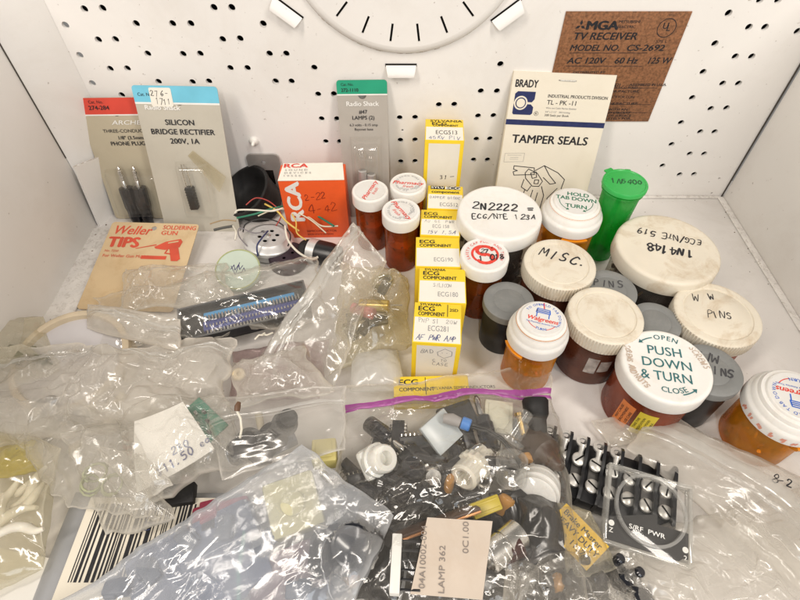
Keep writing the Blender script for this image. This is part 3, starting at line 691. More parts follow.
def component_box(label, fl_, fr_, h, d, draw, twist=0.0):
    a, b2 = atz(*fl_, h), atz(*fr_, h); w = (b2 - a).length; rz = math.atan2(b2.y - a.y, b2.x - a.x) + twist
    c0 = (a + b2) / 2
    root = thing('component_box', label, 'carton', T(c0.x, c0.y, 0) @ R(rz), 'yellow and white component cartons')
    MB().box(w, d, h - .02, T(0, d / 2, .02), 0, .35).build('carton', YELLOW, root)
    tf, ff = face_frames(w, d, h)
    t = MB(); t.quad(.6, .5, w - .6, d * .62, tf, 0, .06); t.quad(2.6, .6, w - 2.6, h - 2.4, ff, 0, .06); t.build('label_panel', BOX_WHITE, root, None, 0)
    ink = MB(); draw(ink, w, d, h, tf, ff); ink.build('lettering', [INK, FADED_INK, BLUE_INK, BOX_WHITE], root, None, 0)
    return root, w
ECZ = .12
def ecg(num, syl=True, note=None, wide=True, boxed=False):
    def draw(k, w, d, h, tf, ff):
        k.text('ECG', d * .11, w * .09, d * .79, tf, 0, .03, 'l', ECZ, 1.2, 0, w * .34)
        k.text('COMPONENT', d * .095, w * .09, d * .665, tf, 0, .03, 'l', ECZ, .98, 0, w * (.72 if not boxed else .56))
        if syl: k.text('SYLVANIA', d * .06, w * .12, d * .925, tf, 0, .03, 'l', ECZ, 1.3, 0, w * .45)
        k.text(num, d * .13, w * (.62 if note is None else .52), d * .18 if note is None else d * .29, tf, 1, .0, 'c', ECZ, .95, 0, w * .42)
        if note:
            k.hand(note[0], d * .10, w * .5, d * .49, .22, tf, 1, 'c', ECZ, w * .8 / len(note[0]) / (d * .10))
            if len(note) > 1: k.hand(note[1], d * .12, w * .48, d * .07, .34, tf, 2, 'c', ECZ, w * .82 / len(note[1]) / (d * .12), .25)
        if boxed:
            k.quad(w * .70, d * .66, w * .715, d * .97, tf, 0, ECZ); k.text('2SD', d * .07, w * .84, d * .8, tf, 0, .02, 'c', ECZ, 1.3, 0, w * .18)
    return draw
def d281(k, w, d, h, tf, ff):
    ecg('ECG281', True, ('PNP SI  20W', 'AF PWR AMP'), True, True)(k, w, d, h, tf, ff)
    k.hand('BAD', 3, 8.5, h - 9, .3, ff, 1, 'c', ECZ); k.strokes([[(14, h - 8), (18, h - 4.5), (22, h - 7), (22, h - 11), (18, h - 13.5), (14.5, h - 11), (14, h - 8)], [(16.5, h - 8.5), (17, h - 8.5)], [(19, h - 8.5), (19.5, h - 8.5)]], .3, ff, 1, ECZ)
    k.hand('CASE', 3, w * .62, h - 21, .3, ff, 1, 'c', ECZ); k.hand('C TO', 2.4, w * .6, h - 17.2, .25, ff, 1, 'c', ECZ)
def d180(k, w, d, h, tf, ff):
    ecg('ECG180', True, None)(k, w, d, h, tf, ff); k.hand('SILICON', 2.6, w * .5, d * .45, .25, tf, 1, 'c', ECZ, .6); k.text('AUDIO', 2.6, w * .62, h - 6, ff, 0, .02, 'c', ECZ)
def d190(k, w, d, h, tf, ff): ecg('ECG190', False, None)(k, w, d, h, tf, ff)
def d158(k, w, d, h, tf, ff): ecg('ECG 158', False, ('AU GE PWR', '+15V 1.5A'))(k, w, d, h, tf, ff)
def d512(k, w, d, h, tf, ff):
    k.quad(w * .08, d * .84, w * .48, d * .98, tf, 0, ECZ); k.quad(w * .5, d * .84, w * .92, d * .98, tf, 0, ECZ); k.text('ECG', d * .11, w * .71, d * .855, tf, 3, .03, 'c', ECZ + .05, 1.4); k.text('SYLV', d * .09, w * .28, d * .87, tf, 3, .02, 'c', ECZ + .05, 1.3)
    k.text('component', d * .11, w * .5, d * .68, tf, 0, .03, 'c', ECZ, 1.1, 0, w * .78); k.hand('DAMPER DIODE', d * .1, w * .5, d * .44, .2, tf, 2, 'c', ECZ, .7); k.text('ECG512', d * .15, w * .6, d * .12, tf, 1, 0, 'c', ECZ, .95, 0, w * .5)
def d513(k, w, d, h, tf, ff):
    k.text('SYLVANIA', d * .1, w * .55, d * .86, tf, 0, .02, 'c', ECZ, 1.3); k.text('ECG', d * .12, w * .18, d * .72, tf, 0, .03, 'l', ECZ, 1.2); k.text('COMPONENT', d * .09, w * .2, d * .65, tf, 0, .03, 'l', ECZ, 1.0, 0, w * .66)
    k.text('ECG513', d * .18, w * .55, d * .28, tf, 0, 0, 'c', ECZ, .85, 0, w * .55); k.hand('45KV PIV', d * .14, w * .5, d * .06, .3, tf, 2, 'c', ECZ, .7); k.hand('31', 3, w * .55, h - 31, .4, ff, 0, 'c', ECZ); k.strokes([[(w * .72, h - 29), (w * .82, h - 28.6)]], .4, ff, 0, ECZ)
component_box('tall yellow carton with white window standing against the back wall', (425, 140), (464.5, 141), 73, 26, d513)
component_box('yellow and white carton directly before the tall one, black strip lettering', (427, 208.5), (463.5, 210), 42, 25, d512)
component_box('white topped carton crowded with pencilled notes, beside the broad white jar cap', (420, 235), (460, 236.5), 42, 25, d158)
component_box('yellow and white carton with only faint grey print on its white top', (415.5, 266.5), (461, 267.5), 42, 26, d190)
component_box('yellow and white carton with grey number and black word on its front edge', (418, 302), (466.5, 304), 42, 27, d180)
component_box('frontmost yellow carton with cursive blue note and pencilled front panel', (412, 342), (461.5, 345), 42, 28, d281)

# orange carton
fa, fb = atz(277.5, 180.5, 53), atz(344.5, 179.5, 53)
w = (fb - fa).length; rz = math.atan2(fb.y - fa.y, fb.x - fa.x); c0 = (fa + fb) / 2
root = thing('orange_carton', 'orange red carton with white lid and large sideways white letters', 'carton', T(c0.x, c0.y, 0) @ R(rz))
d = 18; h = 53
MB().box(w, d, h - .2, T(0, d / 2, .02), 0, .4).build('carton', ORANGE, root)
tf, ff = face_frames(w, d, h)
b = MB(); b.add([(.2, -.25, .1), (w - .2, -.1, .1), (w - 2, d, .9), (2, d, .9), (.2, -.25, -.3), (w - .2, -.1, -.3), (w - 2, d, .2), (2, d, .2)], [(0, 1, 2, 3), (0, 4, 5, 1), (1, 5, 6, 2), (2, 6, 7, 3), (3, 7, 4, 0)], 0, tf)
b.build('lid', BOX_WHITE, root)
b = MB(); Mv = ff @ T(13.5, h - 35.5) @ R(PI / 2)
b.text('RCA', 9.6, 0, 0, Mv, 0, .05, 'l', .12, 1.28); b.build('lettering', WHITE_INK, root, None, 0)
b = MB(); b.text('RCA', 4.2, 3, 13, tf, 0, .03, 'l', 1.1, 1.4)
for i, (st) in enumerate(('S O U N D', 'D E V I C E S', '1 9 5 5 6')): b.text(st, 1.8, 4, 9.3 - 3.2 * i, tf, 1, 0, 'l', 1.05, 1.3)
DKR = mat('dark_red_ink', (.20, .02, .015), .5, .3)
b.hand('2-22', 5.5, w * .62, h - 20, .4, ff @ R(.12), 2, 'c', .15, .7); b.hand('4-42', 7, w * .70, h - 32, .45, ff @ R(.14), 2, 'c', .15, .75)
b.text('SEMICONDUCTOR', 1.8, w * .3, 6, ff, 2, .01, 'l', .15); b.text('SOLID STATE DIVISION', 1.3, w * .3, 3, ff, 2, .01, 'l', .15)
b.build('lettering', [RED_INK, FADED_INK, DKR], root, None, 0)
# ------------------------------------------------------------------ bottles, jars and canisters
AMBER_D = tinted('dark_amber_plastic', (.88, .40, .11), .34, (.46, .14, .03), .14)
AMBER_R = tinted('red_brown_plastic', (.75, .27, .11), .55, (.52, .13, .055), .16)
BROWN_J = tinted('brown_jar_plastic', (.6, .26, .14), .62, (.26, .095, .055), .2)
AMBER_O = tinted('orange_plastic', (1.0, .60, .12), .52, (.97, .42, .03), .12)
CLEAR_G = tinted('smoky_clear_plastic', (.80, .78, .74), .13, (.55, .52, .47), .12)
GREEN_PL = mat('green_plastic', (.035, .42, .085), .28, .5, var=.04, sss=.1)
GREEN_TR = tinted('green_vial_plastic', (.06, .62, .12), .6, (.04, .50, .09), .14)
PARTS_DK = mat('dark_component_mass', (.045, .035, .03), .4, .5, var=.6, vscale=150)
PARTS_TAN = mat('tan_component_mass', (.22, .12, .05), .4, .5, var=.6, vscale=150)
CONTENT_BR = mat('brown_component_mass', (.13, .045, .02), .45, .5, var=.6, vscale=150)

def loose_fill(root_M, r, h, n, seed, mats, label, size=1.0):
    """the little parts lying inside a see-through jar, too many to count"""
    rnd = random.Random(seed); b = MB()
    b.lathe([(r * .86, .6), (r * .86, h * .55), (r * .5, h * .62), (0, h * .6)], 20, None, 0)
    for k in range(n):
        a = rnd.uniform(0, 2 * PI); q = r * (rnd.uniform(.75, .93) if k < n * .75 else rnd.uniform(0, .8)); z = rnd.uniform(1, h * .66) if k < n * .75 else h * rnd.uniform(.55, .7)
        M = T(q * math.cos(a), q * math.sin(a), z) @ Matrix.Rotation(rnd.uniform(0, PI), 4, Vector((rnd.gauss(0, 1), rnd.gauss(0, 1), rnd.gauss(0, 1))).normalized())
        mi = rnd.randrange(len(mats)); L = rnd.uniform(2, 5) * size; rr = rnd.uniform(.5, 1.2) * size
        if rnd.random() < .6: b.lathe([(rr, -L / 2), (rr, L / 2)], 7, M, mi)
        else: b.box(L * .8, rr * 2.4, rr * 1.6, M, mi, 0)
    o = b.build('loose_components', mats); o.matrix_world = to_m(root_M)
    o['label'] = label; o['category'] = 'components'; stuff(o)
    return o

def cap_profile(kind, R_, hc):
    if kind == 'ribbed':   # ribbed skirt, raised lip and a recessed disc
        prof = [(R_ * .93, 0), (R_ * .985, .3), (R_, .8), (R_, hc - 1.6), (R_ * .985, hc - .7), (R_ * .95, hc - .1), (R_ * .90, hc), (R_ * .80, hc - .05), (R_ * .785, hc - .65), (R_ * .76, hc - .75), (R_ * .74, hc - .35), (R_ * .3, hc - .25), (0, hc - .25)]
        return prof, (.7, hc - 1.5, .65, int(R_ * 3.6)), .0 - .2
    if kind == 'smooth':
        return [(R_ * .96, 0), (R_ * .995, .4), (R_, 1), (R_ * .99, hc - 2), (R_ * .975, hc - .8), (R_ * .94, hc - .1), (R_ * .89, hc), (R_ * .86, hc - .22), (R_ * .3, hc - .15), (0, hc - .15)], None, -.12
    if kind == 'vial':
        return [(R_ * .96, 0), (R_, .4), (R_, hc - 1.5), (R_ * .98, hc - .5), (R_ * .93, hc), (R_ * .86, hc), (R_ * .84, hc - .2), (0, hc - .2)], (.6, hc - 1.6, .12, 60), -.18
    if kind == 'film':
        return [(R_ * .93, 0), (R_, .3), (R_, 3.4), (R_ * .99, hc - .5), (R_ * .95, hc), (R_ * .62, hc), (R_ * .60, hc - .25), (R_ * .57, hc), (0, hc)], None, .03
    if kind == 'safety':   # wide skirt, stepped waist and a smaller push-down disc
        return [(R_ * .95, 0), (R_, .5), (R_, hc * .36), (R_ * .975, hc * .46), (R_ * .93, hc * .50), (R_ * .91, hc * .55), (R_ * .875, hc * .72), (R_ * .84, hc * .75), (R_ * .83, hc * .80), (R_ * .80, hc * .88), (R_ * .72, hc * .91), (R_ * .70, hc * .97), (R_ * .67, hc), (R_ * .1, hc), (0, hc)], (.6, hc * .33, .35, 64), .02
    raise ValueError(kind)

def bottle(name, label, px, py, wpx, h, kind, hc, capmat, bodymat, body_r=.9, rz=0.0, letter=None, inks=(INK,), cat='jar', fill=None, body_prof=None, group=None, tilt=None, seg=96):
    p = atz(px, py, h); r = wpx / F * depth(p)
    M = T(p.x, p.y, 0) @ R(rz)
    if tilt: M = T(p.x, p.y, 0) @ tilt @ R(rz)
    root = thing(name, label, cat, M, group)
    rb = r * body_r
    prof = body_prof(r, h, hc) if body_prof else [(rb * .90, 0.02), (rb * .97, .5), (rb, 1.6), (rb, h - hc - 3), (rb * .985, h - hc - 1.2), (rb * .93, h - hc), (rb * .93, h - 2.5)]
    MB().lathe(prof, 64).build('body', bodymat, root, None, 50)
    pr, rib, dz = cap_profile(kind, r, hc)
    nseg = rib[3] * 6 if rib else seg
    c = MB().lathe(pr, min(nseg, 700), None, 0, rib).build('cap', capmat, root, T(0, 0, h - hc), 42)
    if letter:
        b = MB(); letter(b, r, hc + dz + .08); b.build('lettering', list(inks), c, None, 0)
    if fill: loose_fill(M, rb * .96, h - hc, *fill)
    return root, M, r

def shade_rand(s): return random.Random(s)

# round cream jar caps with hand-printed names
def l2n(b, r, z):
    b.hand('2N2222 =', r * .23, r * .1, r * .05, r * .042, None, 0, 'c', z, .80, .15, shade_rand(1))
    b.hand('ECG/NTE 123A', r * .16, r * .08, -r * .30, r * .024, None, 0, 'c', z, .78, .12, shade_rand(2))
bottle('component_jar', 'clear jar with a broad white cap bearing two level lines of black marker', 500, 211, 42.5, 52, 'smooth', 11, WHITE_CAP, CLEAR_G, .9, -.06, l2n, fill=(70, 21, [PARTS_DK, mat('black_parts', (.012, .012, .012), .4), METAL], 'dark loose transistors heaped in the clear jar with the broad white cap', 1.1))
def l41(b, r, z):
    b.hand('1N4148', r * .2, 0, r * .1, r * .035, None, 0, 'c', z, .72, .1, shade_rand(3)); b.hand('ECG/NTE 519', r * .15, -r * .02, -r * .26, r * .022, None, 0, 'c', z, .72, .1, shade_rand(4))
    b.v = [(x - r * .02, y - r * .12, zz) for x, y, zz in b.v]
bottle('component_jar', 'widest cream capped jar, its two marker lines upside down, beside the green vial', 668, 247, 51, 45, 'smooth', 11, CREAM_CAP, CLEAR_G, .9, math.radians(163), l41, fill=(70, 22, [PARTS_DK, BRASS], 'dark loose diodes heaped in the widest cream capped jar', 1.1))
def lmisc(b, r, z): b.hand('MISC.', r * .30, r * .08, r * .12, r * .045, None, 0, 'c', z, .95, .1, shade_rand(5))
bottle('component_jar', 'dark jar under a ribbed cream cap marked MISC', 560, 263, 36, 45, 'ribbed', 11, CREAM_CAP, BROWN_J, .9, -.36, lmisc, fill=(40, 41, [PARTS_DK, CONTENT_BR], 'dark loose parts inside the jar marked MISC', 1.0))
root, M, r = bottle('component_jar', 'brown jar with unmarked stained ribbed cap and torn white stickers', 606, 314, 37.5, 45, 'ribbed', 10.5, CREAM_CAP, BROWN_J, .9, 0, fill=(50, 42, [CONTENT_BR, PARTS_DK, PARTS_TAN], 'brown loose parts inside the jar with torn white stickers', 1.0))
def body_patch(root, r, a0, a1, z0, z1, m, name='sticker', off=.12, cut=0):
    n = 12; vs = []; fs = []
    for k in range(n + 1):
        a = a0 + (a1 - a0) * k / n
        for z in (z0 + cut * k / n, z1): vs.append(((r + off) * math.cos(a), (r + off) * math.sin(a), z))
    for k in range(n): fs.append((2 * k, 2 * k + 2, 2 * k + 3, 2 * k + 1))
    return MB().add(vs, fs).build(name, m, root)
SCUFF = mat('torn_sticker', (.42, .38, .35), .7, .2, var=.3, vscale=220, stain=(.16, .07, .05), stain_amt=.9, stain_scale=200)
body_patch(root, r * .9, math.radians(-116), math.radians(-97), 13, 27, SCUFF); body_patch(root, r * .9, math.radians(-94), math.radians(-74), 15, 25, SCUFF)
def lww(b, r, z):
    b.hand('W', r * .2, -r * .42, r * .34, r * .022, None, 0, 'c', z, .8, .1, shade_rand(6)); b.hand('W', r * .2, r * .0, r * .42, r * .022, None, 0, 'c', z, .8, .1, shade_rand(7)); b.hand('PINS', r * .2, r * .02, -r * .14, r * .022, None, 0, 'c', z, .74, .1, shade_rand(8))
bottle('component_jar', 'red brown jar with ribbed cream cap marked W W PINS', 718, 313, 42, 40, 'ribbed', 10, CREAM_CAP, AMBER_R, .9, -.12, lww, fill=(40, 43, [PARTS_TAN, CONTENT_BR], 'loose pins inside the jar marked W W PINS', 1.0))
def lpush(b, r, z):
    for i, st in enumerate(('PUSH', 'DOWN', '& TURN')): b.text(st, r * .235, (0, 0, -r * .06)[i], r * (.26 - .34 * i), None, 0, .008, 'c', z, .95 if i < 2 else .9)
    b.arc_text('OPEN', r * .13, r * .70, math.radians(84), None, 0, .012, False, z); b.arc_text('CLOSE', r * .13, r * .72, math.radians(-84), None, 0, .012, True, z)
    for a0, a1 in ((108, 130), (-72, -50)):
        aa = [math.radians(a0 + (a1 - a0) * t / 6) for t in range(7)]
        b.strokes([[(r * .76 * math.cos(a), r * .76 * math.sin(a)) for a in aa]], r * .028, None, 0, z)
        e = aa[-1]; b.add([(r * .76 * math.cos(e + .1), r * .76 * math.sin(e + .1), z + .02), (r * .70 * math.cos(e - .02), r * .70 * math.sin(e - .02), z + .02), (r * .82 * math.cos(e - .02), r * .82 * math.sin(e - .02), z + .02)], [(0, 2, 1)])
    rnd = shade_rand(9)
    b.hand('SCREWS', r * .13, 0, 0, r * .025, T(r * .70, r * .30) @ R(-1.15), 1, 'c', z, .8, .1, rnd); b.hand('SCREWS AND', r * .11, 0, 0, r * .025, T(-r * .84, r * .02) @ R(-1.5), 1, 'c', z, .7, .1, rnd); b.hand('NUTS', r * .12, 0, 0, r * .025, T(-r * .62, -r * .55) @ R(-.8), 1, 'c', z, .8, .1, rnd)
root, M, r = bottle('component_jar', 'red brown jar with white push down and turn cap and two stickers', 667, 365, 45, 44, 'smooth', 10, WHITE_CAP, AMBER_R, .9, -.17, lpush, (TEAL_INK, mat('worn_brown_ink', (.50, .40, .32), .6)), fill=(60, 44, [PARTS_TAN, CONTENT_BR, METAL], 'small hardware inside the push down jar', 1.0))
OR_ST = mat('orange_sticker', (.72, .22, .06), .5, .3); YE_ST = mat('yellow_sticker', (.70, .55, .05), .5, .3)
for a0, a1, m in ((-150, -128, OR_ST), (-122, -96, YE_ST)):
    s_ = body_patch(root, r * .9, math.radians(a0 + 6), math.radians(a1 + 6), 5, 26, m)
    b = MB(); q = r * .9 + .22; am = math.radians((a0 + a1) / 2 + 6); wdt = math.radians(abs(a1 - a0)) * q
    for j, st in enumerate((('MAY CAUSE', 'DROWSINESS', 'USE CARE'), ('TAKE THIS', 'MEDICATION', 'WITH FOOD', 'OR MILK'))[m is YE_ST]):
        nl = (3, 4)[m is YE_ST]
        b.text(st, wdt / nl * .5, 0, wdt * (.5 - (j + .8) / nl), None, 0, .012, 'c', 0, 1.0, 0, 18)
    b.v = [(q * math.cos(am - y / q), q * math.sin(am - y / q), 15.5 + x) for x, y, z in b.v]
    b.f = [tuple(f) for f in b.f]
    b.build('lettering', INK, s_, None, 0)

# grey lidded black film canisters
def canister(label, px, py, w, h, letter=None, rz=0):
    prof = lambda r, h_, hc: [(r * .86, .02), (r * .90, .5), (r * .91, h_ - hc - .4), (r * .88, h_ - hc), (r * .88, h_ - 1)]
    return bottle('film_canister', label, px, py, w, h, 'film', 5.5, GREY_LID, BLACK_PL, .91, rz, letter, (mat('dark_pencil', (.05, .05, .055), .5),), 'canister', None, prof, None, None, 72)
canister('black canister with plain grey lid beside the red and white capped vial', 509, 300, 25.5, 37)
canister('black canister with grey lid faintly marked PINS', 610, 289, 27, 39, lambda b, r, z: b.hand('PINS', r * .3, r * .0, r * .12, r * .045, None, 0, 'c', z, .95, .1, shade_rand(12)), -.12)
canister('black canister with plain grey lid half hidden among three cream capped jars', 656, 321, 25, 38)
canister('black canister with dark grey lid marked upside down, leaning beside the push down cap', 711, 369, 31, 39, lambda b, r, z: (b.hand('SNIPS', r * .3, -r * .1, -r * .12, r * .05, None, 0, 'c', z, .8, .1, shade_rand(13)), b.hand('M/L', r * .3, r * .1, -r * .6, r * .05, None, 0, 'c', z, .9, .1, shade_rand(14))), PI - .25)

# small amber vials
def lvial(seed, rot, red=True):
    def f(b, r, z):
        b.lathe([(r * .82, 0), (r * .82, .03)], 40, T(0, 0, z - .06), 2)
        m = R(rot)
        if red: b.text('Pharmacy', r * .26, 0, -r * .1, m, 0, .02, 'c', z + .08, 1.15, .3); b.text('fresh', r * .2, 0, -r * .38, m, 0, .0, 'c', z + .08, 1.0, .3)
        if seed:
            b.arc_text('TO OPEN PRESS DOWN WHILE TURNING', r * .11, r * .60, PI / 2, R(seed), 1, .0, False, z + .08); b.arc_text('CLOSE TIGHTLY', r * .11, r * .60, -PI / 2, R(seed), 1, .0, True, z + .08)
    return f
vial_fill = lambda s, l: (40, s, [mat('rust_brown_mass', (.30, .11, .045), .45, .5, var=.5, vscale=150), CONTENT_BR], l, .7)
for lab, px, py, w, seed, rot, s in (('white capped amber vial with only a small red mark on its cap', 370, 190, 18.3, 0, 1.2, 31), ('white capped amber vial with ringed red lettering, close to the pegboard wall', 408, 183, 18.3, .3, -.1, 32), ('white capped amber vial standing frontmost of the slim vials, scuffed ring lettering', 401, 210, 19.3, .9, -1.0, 33)):
    bottle('pill_vial', lab, px, py, w, 48, 'vial', 9.5, WHITE_CAP, AMBER_D, .88, 0, lvial(seed, rot), (RED_INK, FADED_INK, WHITE_CAP), 'vial', vial_fill(s, 'brown bits filling the ' + lab.split(' with')[0].split(' standing')[0] + (' with the small red mark' if seed == 0 else ' near the back wall' if seed == .3 else ' standing frontmost')))
def ls(b, r, z):
    b.lathe([(r * .84, 0), (r * .84, .03)], 40, T(0, 0, z - .06), 2)
    P = [(r * .32 * math.cos(t) + 0, r * .2 + r * .25 * math.sin(t)) for t in np.linspace(.2, 1.5 * PI, 12)] + [(r * .32 * math.cos(t), -r * .26 + r * .25 * math.sin(t)) for t in np.linspace(PI / 2, -PI * .85, 12)]
    b.strokes([P], r * .16, None, 0, z + .08); b.strokes([[(r * .52 * math.cos(t), r * .5 * math.sin(t)) for t in np.linspace(PI * .6, PI * 1.25, 12)], [(r * .52 * math.cos(t), r * .5 * math.sin(t)) for t in np.linspace(-PI * .4, PI * .3, 12)]], r * .1, None, 0, z + .05)
    b.arc_text('SAFETY CAP PUSH AND TURN', r * .12, r * .66, PI / 2, None, 0, .01, False, z + .08)
    b.hand('1J018', r * .28, r * .25, -r * .38, r * .045, R(.12), 1, 'c', z + .25, .75, .2, shade_rand(15)); b.hand('27', r * .24, r * .0, r * .05, r * .04, None, 1, 'c', z + .25, .75, .2, shade_rand(16))
bottle('pill_vial', 'amber vial with red S emblem and black scribble on its white cap', 485, 254, 24.5, 48, 'vial', 10, WHITE_CAP, AMBER_D, .88, -.05, ls, (RED_INK, INK, WHITE_CAP), 'vial', (50, 34, [PARTS_TAN, CONTENT_BR, PARTS_DK], 'tan loose parts inside the amber vial with the red S emblem', .9))

# orange safety-cap bottles
def pharm(flip):
    def f(b, r, z):
        q = r * .66
        b.lathe([(q, 0), (q, .03)], 48, T(0, 0, z - .05), 3)
        m = R(flip)
        b.text('Walgreens', q * .24, 0, -q * .22, m @ R(.0), 0, .03, 'c', z + .05, 1.0, .25)
        b.text('The Pharmacy America Trusts', q * .085, 0, -q * .40, m, 1, .01, 'c', z + .05)
        z2 = z + .05
        for ln in ([(-.34, .3), (-.3, .55), (.3, .55), (.34, .3), (-.34, .3)], [(-.3, .3), (-.3, .02)], [(.3, .3), (.3, .02)], [(-.34, .38), (.34, .38)], [(-.33, .46), (.33, .46)]): b.strokes([[(x * q, y * q) for x, y in ln]], q * .05, m, 1, z2)
        b.strokes([[(.02 * q, .6 * q), (-.04 * q, .95 * q)]], q * .06, m, 0, z2)
        b.arc_text('TO OPEN', q * .13, q * .78, 2.2, m, 1, .01, False, z2); b.arc_text('HOLD TAB DOWN', q * .13, q * .78, .75, m, 1, .01, False, z2)
        b.arc_text('TURN', q * .14, q * .78, -PI / 2, m, 1, .02, True, z2)
        for a0, a1 in ((-2.6, -1.9), (-.55, -1.2)): b.strokes([[(q * .74 * math.cos(t), q * .74 * math.sin(t)) for t in np.linspace(a0, a1, 7)]], q * .035, m, 0, z2)
    return f
def lhold(b, r, z):
    q = r * .66; b.lathe([(q, 0), (q, .03)], 48, T(0, 0, z - .05), 1)
    for i, st in enumerate(('HOLD', 'TAB DOWN', 'TURN')): b.text(st, q * .27, (q * .1, 0, 0)[i], q * (.38, .02, -.56)[i], None, 0, .025, 'c', z + .05, 1.0 if i != 1 else .92)
    for a0, a1 in ((PI * 1.0, PI * 1.32), (0.0, -PI * .32)):
        b.strokes([[(q * .82 * math.cos(t), q * .82 * math.sin(t)) for t in np.linspace(a0, a1, 9)]], q * .035, None, 0, z + .05)
        e = a1; s_ = 1 if a1 > a0 else -1
        b.add([(q * .82 * math.cos(e + s_ * .16), q * .82 * math.sin(e + s_ * .16), z + .1), (q * .73 * math.cos(e), q * .73 * math.sin(e), z + .1), (q * .91 * math.cos(e), q * .91 * math.sin(e), z + .1)], [(0, 1, 2), (2, 1, 0)][:1])
def tabs(root, r, h, hc, m, a):
    b = MB()
    for s_ in (1,):
        vs = []; fs = []; n = 8
        for k in range(n + 1):
            t = a + math.radians(-24 + 48 * k / n)
            for q, z in ((r * .86, h - hc - 6), (r * 1.04, h - hc - 2.6), (r * 1.06, h - hc - .6), (r * .9, h - hc - .6)): vs.append((q * math.cos(t), q * math.sin(t), z))
        for k in range(n):
            for j in range(4): fs.append((k * 4 + j, k * 4 + (j + 1) % 4, k * 4 + 4 + (j + 1) % 4, k * 4 + 4 + j))
        fs += [(0, 1, 2, 3), (n * 4 + 3, n * 4 + 2, n * 4 + 1, n * 4)]
        b.add(vs, fs)
    b.build('press_tab', m, root)
TAB = mat('orange_tab_plastic', (.75, .27, .015), .25, .5, sss=.15)
root, M, r = bottle('pill_bottle', 'orange pill bottle whose stepped white cap has green lettering', 576, 201, 30.5, 56, 'safety', 16, WHITE_CAP, AMBER_O, .88, -.22, lhold, (GREEN_INK, WHITE_CAP), 'pill bottle', (30, 35, [PARTS_TAN, CONTENT_BR], 'loose brown parts inside the orange bottle with green cap lettering', .9)); tabs(root, r, 56, 16, TAB, math.radians(-92 + 12))
root, M, r = bottle('pill_bottle', 'orange pill bottle with red and blue printed cap among the jars', 542.5, 318, 31, 54, 'safety', 17, WHITE_CAP, AMBER_O, .88, -.30, pharm(0.0), (RED_INK, BLUE_PRINT, INK, WHITE_CAP), 'pill bottle', (60, 36, [PARTS_TAN, mat('orange_beads', (.6, .25, .04), .3), CONTENT_BR], 'orange and tan beads inside the pill bottle among the jars', .9)); tabs(root, r, 54, 17, TAB, math.radians(-150 + 17))
root, M, r = bottle('pill_bottle', 'orange pill bottle with an upside down printed cap standing apart on bare floor', 799, 396, 41, 46, 'safety', 15, WHITE_CAP, AMBER_O, .86, math.radians(-18), pharm(PI), (RED_INK, BLUE_PRINT, INK, WHITE_CAP), 'pill bottle', (70, 37, [BRASS, PARTS_DK, PARTS_TAN], 'brass and dark hardware inside the pill bottle standing apart', 1.1)); tabs(root, r, 46, 15, TAB, math.radians(-70 + 18))
b = MB(); rnd = shade_rand(40)
for k, a in enumerate(np.linspace(-2.9, -.7, 9)):
    q = r + .12
    for j in range(3): 
        aa = a + rnd.uniform(-.05, .05); z0 = 46 - 15 + rnd.uniform(1, 3)
        b.add([(q * math.cos(aa), q * math.sin(aa), z0), (q * math.cos(aa + .05), q * math.sin(aa + .05), z0), (q * math.cos(aa + .07), q * math.sin(aa + .07), z0 + 2), (q * math.cos(aa + .02), q * math.sin(aa + .02), z0 + 2)], [(0, 1, 2, 3)])
b.build('red_scrawl', mat('faded_red_pen', (.70, .30, .22), .6), root, None, 0)

# green pop-top vial
p = atz(626, 181, 64); r = 22.3 / F * depth(p)
root = thing('pop_top_vial', 'tall green pop top vial with black pen marking on its lid', 'vial', T(p.x, p.y, 0) @ R(-.1))
MB().lathe([(r * .62, .02), (r * .66, .6), (r * .86, 57), (r * .94, 57.4), (r * .94, 59), (r * .86, 59.3), (r * .86, 61)], 56).build('body', GREEN_TR, root)
c = MB().lathe([(r * .95, 0), (r, .4), (r, 2.6), (r * .97, 3.2), (r * .9, 3.3), (r * .87, 2.9), (0, 2.9)], 64, T(0, 0, 60))
c.box(6, 4.4, 1.2, T(-r * .55, r * .86, 61.6) @ R(.55), 0, .4); c.box(4, 3, 5, T(r * .3, r * .98, 57.5), 0, .5)
c = c.build('cap', GREEN_PL, root)
MB().hand('1N5400', r * .3, r * .06, -r * .1, r * .045, T(0, 0, 63.0), 0, 'c', 0, .8, .2, shade_rand(17)).build('lettering', mat('dark_green_pen', (.01, .08, .03), .5), c, None, 0)
# ------------------------------------------------------------------ soldering tips card, lying tilted against the others
tl, tr, blp = (113, 222), (199.5, 224.5), (84, 305)
A = atz(tl[0], tl[1], 14); B = atz(tr[0], tr[1], 14); Cb = atz(86, 306, 3)
x = (B - A).normalized(); yv = (A - Cb); yv = (yv - x * yv.dot(x)).normalized(); zv = x.cross(yv)
M = Matrix((x, yv, zv)).transposed().to_4x4(); M.translation = A
w = (B - A).length; h = 74
root = thing('tips_card', 'yellowed paper card with red soldering gun print lying on the floor', 'packaged part', M)
o = punched('card', rounded(w, h, 2.5), [circ(w * .5, -5, 2.0, 18)], .5, [KRAFT], I4()); o.parent = root; o.matrix_parent_inverse = Matrix.Identity(4)
b = MB(); z = .4; RI = mat('old_red_print', (.60, .09, .05), .55, .3, var=.15)
b.text('Weller', 7.6, 3, -11.0, None, 0, .02, 'l', z, .95, .25, w * .43); b.text('TIPS', 8.6, 3, -22.5, None, 0, .06, 'l', z, 1.0)
b.text('SOLDERING', 3.6, w - 25.5, -5.6, None, 0, .02, 'l', z, 1.06, 0, 24); b.text('GUN', 3.6, w - 25.5, -10.6, None, 0, .02, 'l', z, 1.06)
b.text('No. 7250', 1.8, 3, -27, None, 0, .01, 'l', z); b.text('For Weller Gun Models', 2.4, 3, -31.5, None, 0, .015, 'l', z); b.quad(w - 34, -32.4, w - 16, -29.4, None, 0, z)
